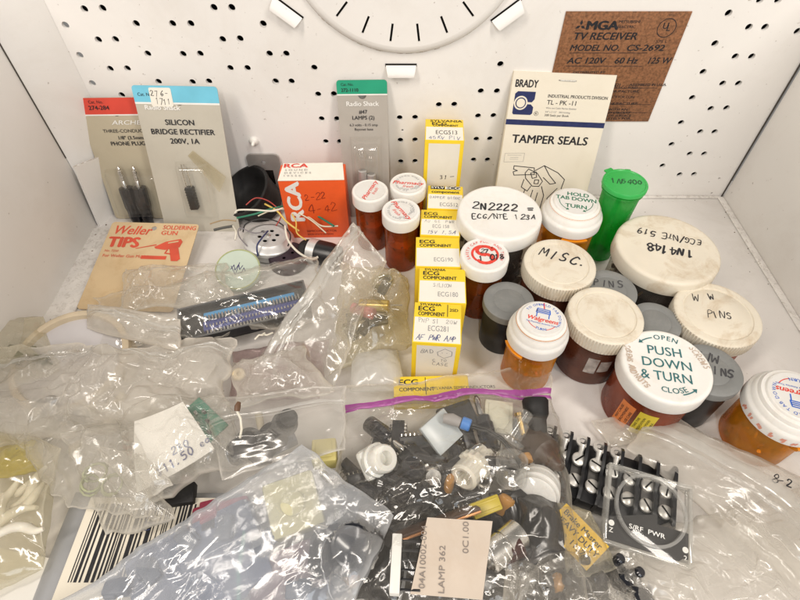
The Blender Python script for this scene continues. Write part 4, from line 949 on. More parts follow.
gx, gy = w - 24, -20.5
b.prism([(gx - 16, gy - 3.4), (gx - 2, gy + .2), (gx - 2, gy + 1.2), (gx - 16, gy - 2.8)], .05, T(0, 0, z)); b.prism([(gx - 3, gy - 1.2), (gx + 4, gy + 3.6), (gx + 14, gy + 6.4), (gx + 16, gy + 4), (gx + 15, gy - 1), (gx + 5, gy - 3.6), (gx - 2, gy - 2.6)], .05, T(0, 0, z + .06))
b.prism([(gx + 8, gy - 2), (gx + 14, gy - .6), (gx + 18, gy - 11), (gx + 16.4, gy - 13), (gx + 12, gy - 13)], .05, T(0, 0, z + .12)); b.tube([(gx + 7, gy - 3.4, z + .1), (gx + 6, gy - 6.5, z + .1), (gx + 10, gy - 7, z + .1)], .5, 6)
b.prism([(gx + 6, gy + 3), (gx + 13, gy + 4.8), (gx + 13, gy + 3.6), (gx + 6, gy + 1.8)], .04, T(0, 0, z + .2), 1)
b.build('lettering', [RI, KRAFT], root, None, 0)

# ------------------------------------------------------------------ earpieces, cups and their wires
# black rubber cup leaning on its side
p = atz(250, 196, 17)
axis = Vector((-.42, -.30, .86)).normalized()
M = T(p.x + 2, p.y + 4, 12) @ axis.to_track_quat('Z', 'Y').to_matrix().to_4x4()
cup = MB().lathe([(9, -14), (15, -13.4), (17.4, -11), (18.2, -4), (20, 6), (21.6, 10.5), (21.4, 12), (19.6, 12.4), (18.4, 11), (16.5, 3), (12, -2), (0, -3)], 56)
o = cup.build('rubber_cup', BLACK_SOFT, None, None, 50); o.matrix_world = to_m(M); tag(o, 'black rubber cup leaning on its side under the latch plate', 'rubber cup')
# metal earpiece capsule with six holes
p = atz(266, 237, 13); r = 25.5 / F * depth(p)
root = thing('earpiece_capsule', 'silver round earpiece capsule with a ring of small holes and wires', 'earpiece', T(p.x, p.y, 0) @ R(-.1, 'X') @ R(.12, 'Y') @ R(.3))
hl = [circ(r * .34 * math.cos(k * PI / 3), r * .34 * math.sin(k * PI / 3), r * .085, 14) for k in range(6)]
o = punched('face', circ(0, 0, r * .62, 64), hl, .5, [ALU], T(0, 0, 12.9)); o.parent = root; o.matrix_parent_inverse = Matrix.Identity(4)
MB().lathe([(r * .7, .1), (r * .84, .6), (r * .86, 6), (r * .97, 6.4), (r, 7.4), (r, 9.8), (r * .95, 10.8), (r * .80, 11.6), (r * .70, 13.2), (r * .615, 13.2), (r * .615, 12.4)], 72, None, 0, None, False).build('housing', ALU, root)
MB().lathe([(r * .6, 9), (r * .6, 9.4)], 40).build('dark_hollow', DARK, root)
MB().lathe([(1.5, 0), (1.5, .8), (.7, 1.2)], 14, T(0, 0, 13.1)).build('rivet', METAL, root)
# dark rubber disc with three holes, in front of the capsule
p = atz(287, 254, 9); r = 19 / F * depth(p)
hl = [circ(r * .3 * math.cos(a), r * .3 * math.sin(a), r * .09, 12) for a in (.4, 2.2, 4.3)]
root = thing('earpiece_cover', 'dark purple black earpiece cap with three small holes', 'earpiece cap', T(p.x, p.y, 0))
dp = mat('purple_black_plastic', (.03, .018, .028), .45, .4, var=.2)
o = punched('face', circ(0, 0, r * .9, 48), hl, .6, [dp], T(0, 0, 8.6)); o.parent = root; o.matrix_parent_inverse = Matrix.Identity(4)
MB().lathe([(r * .94, .1), (r, .8), (r, 7.2), (r * .97, 8.4), (r * .90, 9.0), (r * .88, 8.6)], 56, None, 0, None, False).build('housing', dp, root); MB().lathe([(r * .8, 5), (r * .8, 5.4)], 30).build('dark_hollow', DARK, root)
# pale green round with pen scribble
p = atz(238, 268, 12); r = 22.5 / F * depth(p)
root = thing('piezo_disc', 'pale green disc with blue pen scribble leaning before the earpiece capsule', 'disc', T(p.x, p.y - 1, p.z) @ R(math.radians(18), 'X') @ R(.08, 'Y'))
MB().lathe([(r * .97, -4), (r, -3.6), (r, -.6), (r * .97, 0), (0, 0)], 64).build('disc', mat('pale_green_enamel', (.50, .58, .50), .3, .5, var=.04), root)
MB().lathe([(r * .97, 0), (r * .975, .35), (r * .93, .35), (r * .925, .0)], 64, None, 0, None, False).build('brass_edge', mat('olive_edge', (.42, .45, .22), .4, .5, metal=.3), root)
MB().strokes([[(-4, 2), (-1, 4), (-2, 0), (2, 3), (1, -1), (4, 1)], [(-2, -2), (3, 4)], [(-3, 4), (-3, -3), (1, -3)], [(1, -4), (4, -1), (4, -4)]], .5, T(0, 0, .05) @ R(.5)).build('lettering', mat('purple_pen', (.05, .04, .12), .5), root, None, 0)
# black capsule on its side near the orange carton
p = atz(318, 256, 10)
root = thing('black_capsule', 'black round capsule with a metal collar lying against the orange carton', 'capsule', T(p.x + 1, p.y + 4, 9.5) @ R(-.35) @ R(PI / 2, 'Y') @ Matrix.Scale(.84, 4))
MB().lathe([(9, -2), (10.4, -1.6), (10.6, 9), (9.6, 17), (6, 19), (0, 19.5)], 40).build('body', BLACK_PL, root); MB().lathe([(7.5, -10), (10.2, -9.4), (10.4, -2.2), (9, -2)], 40).build('collar', ALU, root)
# wires
def wire(label, pts, r, m, sm=True, name='wire'):
    P = [atz(*q) for q in pts]
    if sm:
        Q = []
        for i in range(len(P) - 1):
            p0, p1, p2, p3 = P[max(i - 1, 0)], P[i], P[i + 1], P[min(i + 2, len(P) - 1)]
            for k in range(8):
                t = k / 8; Q.append(.5 * ((2 * p1) + (p2 - p0) * t + (2 * p0 - 5 * p1 + 4 * p2 - p3) * t * t + (3 * p1 - p0 - 3 * p2 + p3) * t ** 3))
        P = Q + [P[-1]]
    return tag(MB().tube([tuple(q) for q in P], r, 8).build(name, m, None, None, 60), label, 'wire')
WW = mat('white_wire', (.72, .69, .60), .4); GW = mat('green_wire', (.02, .17, .10), .4); YW = mat('yellow_wire', (.66, .47, .11), .4); BWI = mat('dark_blue_wire', (.03, .04, .12), .4); BKW = mat('black_wire', (.02, .02, .02), .4)
wire('green wire lying across the silver capsule and the rubber cup', [(237, 218, 22), (255, 214, 26), (275, 208, 27), (292, 206, 25), (312, 213, 21), (334, 226, 20)], .75, GW)
wire('white wire running above the green wire over the silver capsule', [(235, 213, 24), (239, 210, 26), (255, 210, 27), (272, 211, 28), (283, 208, 27)], .7, WW)
wire('yellow wire dropping from the green wire beside the silver capsule', [(265, 204, 25), (277, 211, 27), (287, 222, 22), (299, 231, 18)], .7, YW)
wire('thick white wire curling in front of the silver capsule', [(285, 226, 20), (288, 240, 19), (298, 252, 18), (311, 259, 18), (318, 257, 18)], .8, WW)
wire('cream and black wire trailing beside the orange carton', [(296, 211, 23), (310, 218, 20), (322, 226, 19), (338, 226, 18)], .6, mat('cream_wire', (.6, .55, .42), .5))
wire('dark blue wire hooked over the silver capsule face', [(268, 231, 17), (262, 238, 19), (257, 246, 18), (258, 256, 12)], .6, BWI)
wire('thin grey wire sagging over the silver capsule rim', [(268, 231, 17), (254, 233, 18), (240, 228, 20), (239, 236, 17), (247, 246, 14)], .4, mat('grey_wire', (.2, .18, .2), .4))
wire('bare dark wire poking from the capsule toward the blue header card', [(236, 221, 18), (225, 220, 18), (216, 222, 16), (210, 224, 15)], .5, mat('tan_wire', (.35, .25, .14), .5))
wire('short dark plug tip lying beside the blue header card', [(214, 230, 14), (222, 228, 15), (233, 226, 16)], 1.0, mat('grey_dark_tip', (.06, .06, .055), .35))
wire('white wire end standing up beside the pale green disc', [(233, 226, 17), (236, 232, 20), (235, 240, 18)], .7, WW)

wire('thin red wire looping over the black rubber cup', [(246, 205, 30), (256, 198, 33), (270, 202, 30), (281, 214, 24), (276, 226, 20)], .45, mat('dull_red_wire', (.35, .04, .03), .4))
wire('thin black wire winding round the rim of the silver capsule', [(243, 232, 18), (246, 224, 20), (260, 219, 20), (278, 222, 20), (290, 234, 18), (288, 246, 17)], .5, BKW)
wire('pale wire twisted along the green wire toward the orange carton', [(258, 216, 25), (270, 211, 27), (284, 209, 27), (298, 213, 24), (312, 221, 21), (326, 233, 18)], .5, mat('cream_wire', (.6, .55, .42), .5))
wire('short yellow wire end poking up beside the orange carton', [(292, 214, 24), (296, 222, 22), (297, 233, 19), (306, 240, 17)], .5, YW)
p = atz(306, 246, 10)
tag(MB().lathe([(6.5, 0), (7.5, .6), (7.5, 7), (6.6, 8), (3, 8.2), (2.6, 7), (0, 7)], 32).build('rubber_bung', BLACK_SOFT, None, None, 45), 'small black rubber bung between the silver capsule and the orange carton', 'bung').matrix_world = to_m(T(p.x, p.y, 4) @ R(.5, 'X') @ R(.3, 'Y'))
# tan cardboard ring with a pale grey disc, at the foot of the left wall
p = atz(72, 357, 16)
root = thing('cardboard_tub', 'tan cardboard rimmed tub with a pale grey lid near the side wall', 'tub', T(p.x, p.y, 0) @ R(.12, 'X'))
MB().lathe([(29, 13.4), (29.2, 14.2), (0, 14.4)], 72).build('lid', mat('pale_lilac_grey', (.56, .54, .55), .45, .4, var=.03), root)
MB().lathe([(32, 0), (33.2, 15), (33, 17.6), (31.6, 18.3), (29.4, 17.8), (28.8, 13)], 72, None, 0, None, False).build('rim', mat('tan_cardboard', (.56, .47, .34), .6, .2, var=.1, bump=.08), root)
# ------------------------------------------------------------------ crumpled plastic bags
def facet(X, Y, seed):
    """piecewise-flat random surface on a triangle lattice: creased facets, range 0..1"""
    tb = np.random.RandomState(seed).rand(64, 64)
    s_ = (X + Y) * 0.366; A_, B_ = X + s_, Y + s_
    i, j = np.floor(A_).astype(int), np.floor(B_).astype(int); a, b = A_ - i, B_ - j
    t = lambda p, q: tb[p % 64, q % 64]
    v00, v10, v01, v11 = t(i, j), t(i + 1, j), t(i, j + 1), t(i + 1, j + 1)
    return np.where(a > b, v00 * (1 - a) + v10 * (a - b) + v11 * b, v00 * (1 - b) + v01 * (b - a) + v11 * a)

def soft(X, Y, seed):
    r_ = np.random.RandomState(seed); o = 0
    for k in range(5):
        a = r_.rand() * 6.28; f = r_.uniform(.6, 1.6); o = o + np.sin(f * (X * math.cos(a) + Y * math.sin(a)) * 6.28 + r_.rand() * 6.28)
    return o / 5

def project(P):
    dy, dz = P[..., 1] + D, P[..., 2] - H
    d = dy * CT - dz * ST; u = dy * ST + dz * CT
    return 400 + F * P[..., 0] / d, 300 - F * u / d

class Bag: pass

def bag(name, label, cat, corners, puff, crumple, seed, m, zip_at=None, zipmat=None, n=150, edge=2.0, bumps=(), streak=None, scale=1.0, open_top=.0, ex=.55, group=None, zw=.8, white=.45):
    c = [np.array(atz(*q)) for q in corners]
    v, u = np.meshgrid(np.linspace(0, 1, n + 1), np.linspace(0, 1, n + 1), indexing='ij')
    u3, v3 = u[..., None], v[..., None]
    P = (c[0] * (1 - u3) + c[1] * u3) * (1 - v3) + (c[3] * (1 - u3) + c[2] * u3) * v3
    X, Y = P[..., 0].copy(), P[..., 1].copy()
    wx, wy = soft(X / 45, Y / 45, seed + 1), soft(X / 45, Y / 45, seed + 2)
    P[..., 0] += edge * wx + edge * .35 * soft(X / 11, Y / 11, seed + 5); P[..., 1] += edge * wy + edge * .35 * soft(X / 11, Y / 11, seed + 6)
    pr = np.clip(np.sin(np.pi * u), 0, 1) ** ex * np.clip(np.sin(np.pi * np.clip((v - open_top) / (1 - open_top), 0, 1)), 0, 1) ** ex
    qx, qy = X + 2.5 * soft(X / 22, Y / 22, seed + 3), Y + 2.5 * soft(X / 22, Y / 22, seed + 4)
    if streak is not None:
        ca, sa = math.cos(streak[0]), math.sin(streak[0]); rx, ry = qx * ca + qy * sa, -qx * sa + qy * ca
        rx = rx / streak[1]
    else: rx, ry = qx, qy
    S_ = scale
    pm = np.clip(soft(X / 60, Y / 60, seed + 11) * 2.2 + .42, 0, 1)          # only some patches are finely crushed
    def crum(sd):
        big = (facet(rx / (30 * S_), ry / (30 * S_), sd) - .5) * 1.25 + (facet(rx / (13 * S_) + 3, ry / (13 * S_), sd + 1) - .5) * .5
        return big + pm * ((facet(rx / (5.5 * S_), ry / (5.5 * S_) + 7, sd + 2) - .5) * .26 + (facet(rx / (2.6 * S_), ry / (2.6 * S_) + 2, sd + 3) - .5) * .09)
    wt = .25 + .75 * np.clip(np.minimum(np.minimum(u, 1 - u), np.minimum(v, 1 - v)) * 7, 0, 1)
    base = P[..., 2].copy()
    Zu = base + puff * pr + crumple * 2 * crum(seed * 7) * wt
    for px, py, r, h in bumps:
        q = atz(px, py, h); d2 = (P[..., 0] - q.x) ** 2 + (P[..., 1] - q.y) ** 2
        tent = h - 1.1 * (np.sqrt(d2 + r * r) - r) + crumple * crum(seed * 7 + 9)
        Zu = np.where(tent > Zu, Zu + (tent - Zu) * .92, Zu)
    Zu = np.maximum(Zu, .9)
    Zl = base - puff * .35 * pr + crumple * crum(seed * 7 + 50) * wt
    Zl = np.minimum(np.maximum(Zl, .4), Zu - .35 - 0 * Zu)
    Pu, Pl = P.copy(), P.copy(); Pu[..., 2] = Zu; Pl[..., 2] = Zl
    N = (n + 1) * (n + 1); idx = np.arange(N).reshape(n + 1, n + 1); idl = idx + N
    idl[0, :] = idx[0, :]; idl[-1, :] = idx[-1, :]; idl[:, 0] = idx[:, 0]; idl[:, -1] = idx[:, -1]
    fu = np.stack([idx[:-1, :-1], idx[1:, :-1], idx[1:, 1:], idx[:-1, 1:]], -1).reshape(-1, 4)
    fl_ = np.stack([idl[:-1, :-1], idl[:-1, 1:], idl[1:, 1:], idl[1:, :-1]], -1).reshape(-1, 4)
    V = np.concatenate([Pu.reshape(-1, 3), Pl.reshape(-1, 3)]); Fc = np.concatenate([fu, fl_])
    used = np.unique(Fc); mp = -np.ones(2 * N, int); mp[used] = np.arange(len(used))
    me = bpy.data.meshes.new(name); me.from_pydata((V[used] * MM).tolist(), [], mp[Fc].tolist()); me.materials.append(m)
    def curl(Z):
        L_ = np.zeros_like(Z); L_[1:-1, 1:-1] = np.abs(Z[2:, 1:-1] + Z[:-2, 1:-1] + Z[1:-1, 2:] + Z[1:-1, :-2] - 4 * Z[1:-1, 1:-1])
        return L_
    cell = max(np.linalg.norm(c[1] - c[0]), np.linalg.norm(c[3] - c[0])) / n
    du = np.minimum(u, 1 - u) * np.linalg.norm(c[1] - c[0]); dv = np.minimum(v, 1 - v) * np.linalg.norm(c[3] - c[0])
    seam = np.exp(-(np.minimum(du, dv) / 1.3) ** 2) * .35  # milky heat seal, plus brightness painted in where film edges catch light
    mk = lambda Z: np.clip(np.clip(curl(Z) / cell - .12, 0, 1) * white + seam, 0, .6)
    att = me.attributes.new('milky', 'FLOAT', 'POINT'); att.data.foreach_set('value', np.concatenate([mk(Zu).ravel(), mk(Zl).ravel()])[used].astype(np.float32))
    me.shade_smooth(); me.set_sharp_from_angle(angle=math.radians(38)); me.update()
    o = bpy.data.objects.new(name, me); C.objects.link(o); tag(o, label, cat, group)
    B_ = Bag(); B_.o, B_.P, B_.Pl = o, Pu, Pl; B_.sx, B_.sy = project(Pu)
    if zip_at is not None:
        k = int(zip_at * n); per = max((Vector(c[3]) - Vector(c[0])).length / n, .1)
        for dk, wd, hh in ((0, zw * 2.2, .7), (max(2, int((zw * 2.2 + 1.6) / per)), zw * .9, .55)):
            kk = max(1, int(round(wd / per))); vs = []; fs = []; idxs = list(range(0, n + 1, 2))
            for i in idxs:
                p0, p1 = Pu[k + dk, i], Pu[min(k + dk + kk, n), i]; z0 = max(p0[2], p1[2]) 
                for q, zz in ((p0, p0[2] + .1), (p0 * .8 + p1 * .2, z0 + hh), (p0 * .2 + p1 * .8, z0 + hh * .9), (p1, p1[2] + .1)): vs.append((q[0], q[1], zz))
            for i in range(len(idxs) - 1):
                for j in range(3): fs.append((i * 4 + j, i * 4 + j + 1, i * 4 + 5 + j, i * 4 + 4 + j))
            MB().add(vs, fs).build('zip_strip', zipmat or MATS['zip_clear'], o, None, 60)
    return B_

def surf(B_, px, py, dz=0.0):
    d = (B_.sx - px) ** 2 + (B_.sy - py) ** 2; k = np.unravel_index(np.argmin(d), d.shape)
    return Vector(B_.P[k]) + Vector((0, 0, dz))

CLEAR = film('clear_bag_film', haze=.20, rough=.13, bump=.36, bscale=190, spec=1.55, hcol=(.84, .80, .72))
MILKY2 = film('slack_bag_film', haze=.40, rough=.16, bump=.35, bscale=190, spec=1.4, hcol=(.82, .775, .70))
GHAZ = film('grey_hazy_film', haze=.15, rough=.14, bump=.3, bscale=180, spec=1.4, hcol=(.82, .79, .74))
FREEZ = film('freezer_bag_film', haze=.07, rough=.10, bump=.34, bscale=190, spec=1.2, hcol=(.80, .75, .66))
HAZY = film('hazy_bag_film', haze=.34, rough=.15, bump=.3, bscale=180, spec=1.4, hcol=(.84, .80, .73))
MILKY = film('milky_bag_film', haze=.5, rough=.2, bump=.3, bscale=220, spec=1.3, hcol=(.84, .83, .80))
TINTB = film('cool_bag_film', haze=.25, rough=.13, bump=.38, bscale=190, spec=1.6, hcol=(.80, .83, .88))
YELB = film('yellowish_bag_film', haze=.20, rough=.13, bump=.38, bscale=190, spec=1.6, hcol=(.82, .77, .62), tint=(.97, .95, .88))
film('zip_clear', haze=.35, rough=.15, bump=.02, bscale=60, spec=1.5)
PURPLE = mat('purple_zip', (.33, .075, .28), .3, .5, sss=.1)

# --- things that lie in and between the bags -------------------------------------------------
def content(name, label, cat, b, mats, M, group=None, smooth=40):
    o = b.build(name, mats, None, None, smooth); o.matrix_world = to_m(M); return tag(o, label, cat, group)
def knob_mb(r=8, h=12, ribs=24):
    return MB().lathe([(r * 1.0, 0), (r * 1.08, .5), (r * 1.08, 2.4), (r * .86, 3.2), (r * .80, h - 1.2), (r * .74, h - .2), (r * .66, h), (r * .6, h - .5), (0, h - .6)], ribs * 4, None, 0, (3, h - 1, .9, ribs))
def lay(px, py, z, rz=0.0, tilt=0.0, roll=0.0): return at(px, py, z) @ R(rz) @ R(tilt, 'X') @ R(roll, 'Y')
def leaded(r, l, lead=9):
    b = MB().lathe([(r * .7, -l / 2), (r, -l / 2 + .7), (r, l / 2 - .9), (r * .93, l / 2 - .6), (r, l / 2 - .2), (r * .7, l / 2)], 22)
    b.tube([(r * .3, 0, l / 2), (r * .4, 0, l / 2 + lead)], .3, 6, 1); b.tube([(-r * .3, 0, l / 2), (-r * .6, .6, l / 2 + lead * .8)], .3, 6, 1); return b

# yellow paper and twisted white bits in the bag at the side
YEL_P = mat('yellow_plastic_packet', (.72, .60, .07), .3, .5, var=.08, bump=.15, bscale=90)
bag('yellow_packet', 'crumpled yellow plastic packet in the bag at the edge of the floor', 'packet', [(-24, 430, 14), (44, 436, 18), (48, 470, 18), (-22, 482, 14)], 8, 3.5, 91, film('yellow_film', .62, (.95, .86, .30), (.78, .66, .08), .14, .35, 190), n=90, edge=3.0, scale=.7)
NYL = mat('natural_nylon', (.74, .70, .60), .35, .4, sss=.25, var=.04)
rnd = shade_rand(50)
for i, (px, py, a) in enumerate(((14, 492, .7), (28, 500, 1.0), (32, 486, 1.2), (12, 516, .4), (6, 502, 1.6), (22, 530, .2))):
    n = 14; pts = [((k - 7) * 1.7, 2.2 * math.sin(k * .5 + i), 1.5 * math.cos(k * .6 + i)) for k in range(n)]
    content('nylon_strip', 'twisted cream nylon strip in the bag with the yellow packet', 'strip', MB().tube(pts, [.8 + 1.6 * math.sin(PI * (k + .5) / n) for k in range(n)], 10), NYL, lay(px, py, 22 + i, a), 'twisted nylon strips under the yellow packet', 60)
bag('plastic_bag', 'yellowish clear bag holding the yellow packet and twisted nylon strips', 'plastic bag', [(-30, 415, 20), (62, 448, 24), (42, 568, 16), (-30, 610, 14)], 16, 4.0, 61, YELB, n=130, bumps=[(14, 452, 12, 30), (22, 500, 12, 30)])
# white scrap of paper at the very corner
content('paper_scrap', 'white paper scrap lying flat near the grey mailer', 'paper', MB().prism([(-16, -22), (14, -22), (16, 12), (-16, 14)], .4), PAPER, lay(12, 585, 8, -.1))

# grey mailer with a large barcode label
a, b2, c2 = atz(70, 488, 14), atz(300, 478, 14), atz(22, 604, 14)
rz = math.atan2((a - c2).y, (a - c2).x) - PI / 2
root = thing('mailer', 'grey padded mailer with a large cream barcode label', 'mailer', T(a.x, a.y, 8) @ R(rz))
GREYM = mat('silver_grey_mailer', (.40, .41, .43), .35, .5, metal=.3, var=.06, bump=.12, bscale=60)
W_, H_ = 84, 84
b = MB(); n = 24; vs = []; fs = []
for j in range(n + 1):
    for i in range(n + 1):
        u, v = i / n, j / n; vs.append((W_ * u, -H_ * v, 6.5 * (math.sin(PI * u) * math.sin(PI * v)) ** .35 + .4 * math.sin(9 * u + 5 * v)))
for j in range(n):
    for i in range(n): fs.append((j * (n + 1) + i, (j + 1) * (n + 1) + i, (j + 1) * (n + 1) + i + 1, j * (n + 1) + i + 1))
b.add(vs, fs); b.build('padded_cover', GREYM, root, None, 60)
LBM = T(13, 0, 7.3)
lb = MB().prism([(0, -5), (64, -5), (64, -80), (0, -80)], .2, LBM).build('barcode_label', CREAM, root)
b = MB(); rnd = shade_rand(51); x = 4.0
while x < 58:
    w = rnd.choice((.5, .5, .9, .9, 1.4, 2.0)); b.quad(x, -42, x + w, -8, LBM, 0, .32); x += w + rnd.choice((.5, .7, .9, 1.5))
b.quad(0.3, -66, 63.7, -51.5, LBM, 1, .32); b.hand('JE', 6, 30, -20, .35, LBM, 2, 'c', .45)
b.build('lettering', [INK, mat('mauve_grey_print', (.20, .16, .17), .5), BLUE_INK], lb, None, 0)

# dark green bits in a small bag against the side wall
rnd = shade_rand(52)
OLV = mat('olive_green_parts', (.10, .105, .04), .4, .4, var=.5, vscale=120)
for i, (px, py) in enumerate(((12, 352), (24, 350), (34, 356), (20, 360), (42, 362))):
    content('olive_component', 'dark olive component in the small bag beside the cardboard tub', 'component', MB().box(9, 5, 4, None, 0, .8).tube([(-4, 0, 2), (-9, 1, 2)], .4, 6).tube([(4, 0, 2), (9, -1, 1)], .4, 6), OLV, lay(px, py, 12 + i, rnd.uniform(0, 3), .3), 'olive components by the cardboard tub')
bag('plastic_bag', 'small crumpled bag of olive components beside the cardboard tub', 'plastic bag', [(-20, 318, 14), (44, 318, 16), (62, 374, 12), (-20, 392, 12)], 12, 3.5, 62, YELB, n=110)

# dull little parts lying below the slack bags
rnd = shade_rand(60)
for i in range(14):
    px, py = rnd.uniform(20, 210), rnd.uniform(385, 455)
    content('grey_part', 'dull grey electronic part dimly seen under the slack hazy bags', 'component', MB().box(rnd.uniform(6, 12), rnd.uniform(3, 6), 4, None, 0, .7).tube([(2, 0, 2), (9, rnd.uniform(-3, 3), 1)], .4, 6, 1), [(mat('dull_grey_part', (.16, .15, .13), .45, var=.3), mat('dull_olive_part', (.20, .18, .10), .45, var=.3), mat('dull_black_part', (.03, .03, .03), .45))[i % 3], METAL], lay(px, py, 13 + rnd.uniform(0, 5), rnd.uniform(0, 3), rnd.uniform(-.4, .4)), 'dull parts under the slack hazy bags')
# big flat zip bag over the floor below the tub
rnd = shade_rand(53)
CAPB = mat('beige_component', (.52, .45, .32), .4, .4, var=.2)
for i, (px, py) in enumerate(((92, 408), (60, 430), (38, 412), (78, 446), (120, 400), (150, 404), (108, 424))):
    content('beige_component', 'beige component with leads under the large hazy zip bag', 'component', leaded(2.6, 8, 7), [CAPB, METAL], lay(px, py, 16, rnd.uniform(0, 3), 1.4), 'beige components in the large hazy bag')
bag('zip_bag', 'large hazy zip bag lying slack in front of the cardboard tub', 'plastic bag', [(-30, 352, 20), (236, 340, 24), (214, 424, 24), (-30, 446, 20)], 20, 6.5, 63, MILKY2, .17, None, 200, 6.5, [], None, 1.15, .1)
bag('plastic_bag', 'loose clear bag with a slanting fold running down to the barcode label', 'plastic bag', [(-25, 395, 28), (150, 404, 30), (165, 515, 26), (64, 506, 24)], 13, 6.0, 64, CLEAR, None, None, 170, 6.0, [], (-.7, 2.2), 1.0)
# crumpled bag with wire ends over the barcode
for i, (px, py, a) in enumerate(((98, 472, .5), (112, 486, 1.3), (90, 488, 2.0))):
    content('coiled_lead', 'greenish coiled lead in the tightly crumpled bag over the barcode', 'wire', MB().tube([(5 * math.cos(k * .6), 4 * math.sin(k * .6), .35 * k) for k in range(18)], .6, 7), mat('greenish_wire', (.38, .40, .24), .4), lay(px, py, 24, a, .5), 'coiled leads over the barcode', 60)
bag('plastic_bag', 'tightly crumpled small clear bag lying on the barcode label', 'plastic bag', [(62, 430, 28), (140, 424, 32), (176, 520, 26), (106, 536, 20)], 13, 6.0, 65, CLEAR, None, None, 140, 3.0, [], (-.9, 1.6), .75)

# bag with a green circuit board and a handwritten paper slip
GPCB = mat('green_circuit_board', (.02, .20, .13), .35, .5, var=.3, vscale=130, bump=.1)
root = thing('circuit_board', 'green circuit board tucked behind the priced paper slip', 'circuit board', lay(201, 424, 30, -.7, .1))
MB().box(24, 17, 1.6).build('board', GPCB, root)
for k in range(7): MB().box(2.4, 1.5, 1.4, T(-8 + 2.7 * k, (-4, 2, 5, -1, 3, -5, 0)[k], 1.6), 0, .2).build('chip', (BLACK_PL, METAL)[k % 2], root)
Eb = bag('zip_bag', 'clear bag around the green circuit board and the priced paper slip', 'plastic bag', [(118, 404, 32), (222, 392, 30), (248, 462, 28), (132, 508, 28)], 16, 5.5, 66, CLEAR, None, None, 160, 5.0, [(201, 424, 10, 38)], None, .9)
def slip(name, label, corners, B_, m, dz, draw=None, inks=(INK,), curl=2.0, cat='paper'):
    """a sheet of paper whose corners rest on the bag below; returns its object"""
    c = [surf(B_, *q, dz) for q in corners]
    ctr = sum(c, Vector()) / 4
    x = ((c[1] - c[0]) + (c[2] - c[3])).normalized(); y = ((c[0] - c[3]) + (c[1] - c[2])); y = (y - x * y.dot(x)).normalized(); zv = x.cross(y)
    M = Matrix((x, y, zv)).transposed().to_4x4(); M.translation = ctr
    Mi = M.inverted(); q = [Mi @ p for p in c]; n = 20; vs = []; fs = []
    hz = lambda u, v: curl * (u - .5) ** 2 * 2 + curl * .5 * math.sin(3 * v + 2 * u) 
    for th_ in (0, -.25):
        for j in range(n + 1):
            for i in range(n + 1):
                u, v = i / n, j / n; p = (q[0] * (1 - u) + q[1] * u) * (1 - v) + (q[3] * (1 - u) + q[2] * u) * v
                vs.append((p.x, p.y, hz(u, v) + th_))
    N = (n + 1) ** 2
    for j in range(n):
        for i in range(n):
            k = j * (n + 1) + i; fs.append((k, k + n + 1, k + n + 2, k + 1)); fs.append((N + k, N + k + 1, N + k + n + 2, N + k + n + 1))
    o = MB().add(vs, fs).build(name, m, None, None, 60); o.matrix_world = to_m(M); tag(o, label, cat)
    if draw:
        w = ((q[1] - q[0]).length + (q[2] - q[3]).length) / 2; h = ((q[0] - q[3]).length + (q[1] - q[2]).length) / 2
        b = MB(); draw(b, w, h)
        b.v = [(px_, py_, pz_ + hz(min(max(px_ / w + .5, 0), 1), min(max(.5 - py_ / h, 0), 1)) + .3) for px_, py_, pz_ in b.v]
        b.build('lettering', list(inks), o, None, 0)
    return o
PALE_BLUE_INK = mat('faded_blue_ink', (.22, .26, .40), .6)
slip('paper_slip', 'white paper slip with a handwritten price resting on the clear bag', [(134, 420), (184, 402), (213, 446), (137, 492)], Eb, PAPER, -2.2,
     lambda b, w, h: (b.hand('230', 3.6, w * .12, -h * .24, .45, R(.1), 1, 'c', 0, .8, .1, shade_rand(18), 1.0, .4), b.hand('$11.50 ea', 4.0, w * .10, -h * .40, .55, R(.16), 0, 'c', 0, .76, .1, shade_rand(22), 1.0, .15)), (BLUE_INK, PALE_BLUE_INK), 3.0)
bag('plastic_bag', 'thin clear wrapper crumpled over the priced paper slip', 'plastic bag', [(96, 446, 34), (140, 452, 40), (176, 486, 36), (140, 506, 30)], 5, 4.5, 76, CLEAR, None, None, 110, 2.0, [], None, .8)
# a brown and cream pigtail end sticking out of the bag
content('pigtail_wire', 'cream wire with a brown tip sticking up out of the circuit board bag', 'wire', MB().tube([(0, 0, 0), (1.2, 3, 3), (1, 7, 6), (-.5, 10, 8)], .6, 8).tube([(-.5, 10, 8), (-.2, 12, 9), (.4, 14, 9.5)], [1.3, 1.5, .9], 8, 1), [NYL, mat('brown_tip', (.12, .06, .03), .5)], lay(240, 438, 38, .1))

# mauve antistatic bag and a tan foam plug
MAUVE = film('mauve_film', .40, (.90, .80, .80), (.60, .50, .49), .16, .3, 150)
bag('antistatic_bag', 'pink mauve antistatic bag lying below the display case', 'plastic bag', [(232, 352, 10), (330, 338, 12), (318, 398, 14), (230, 402, 14)], 10, 4.5, 67, MAUVE, n=100)
content('foam_plug', 'tan foam plug at the corner of the mauve antistatic bag', 'foam plug', MB().lathe([(2.8, 0), (3.4, .8), (3.2, 3), (3.7, 4.4), (3.0, 5.6), (1.2, 5.8), (1.0, 5), (0, 5)], 18), mat('tan_foam', (.60, .50, .34), .8, .1, var=.15, vscale=300, bump=.4), lay(239, 376, 19, .2, .35, .2))

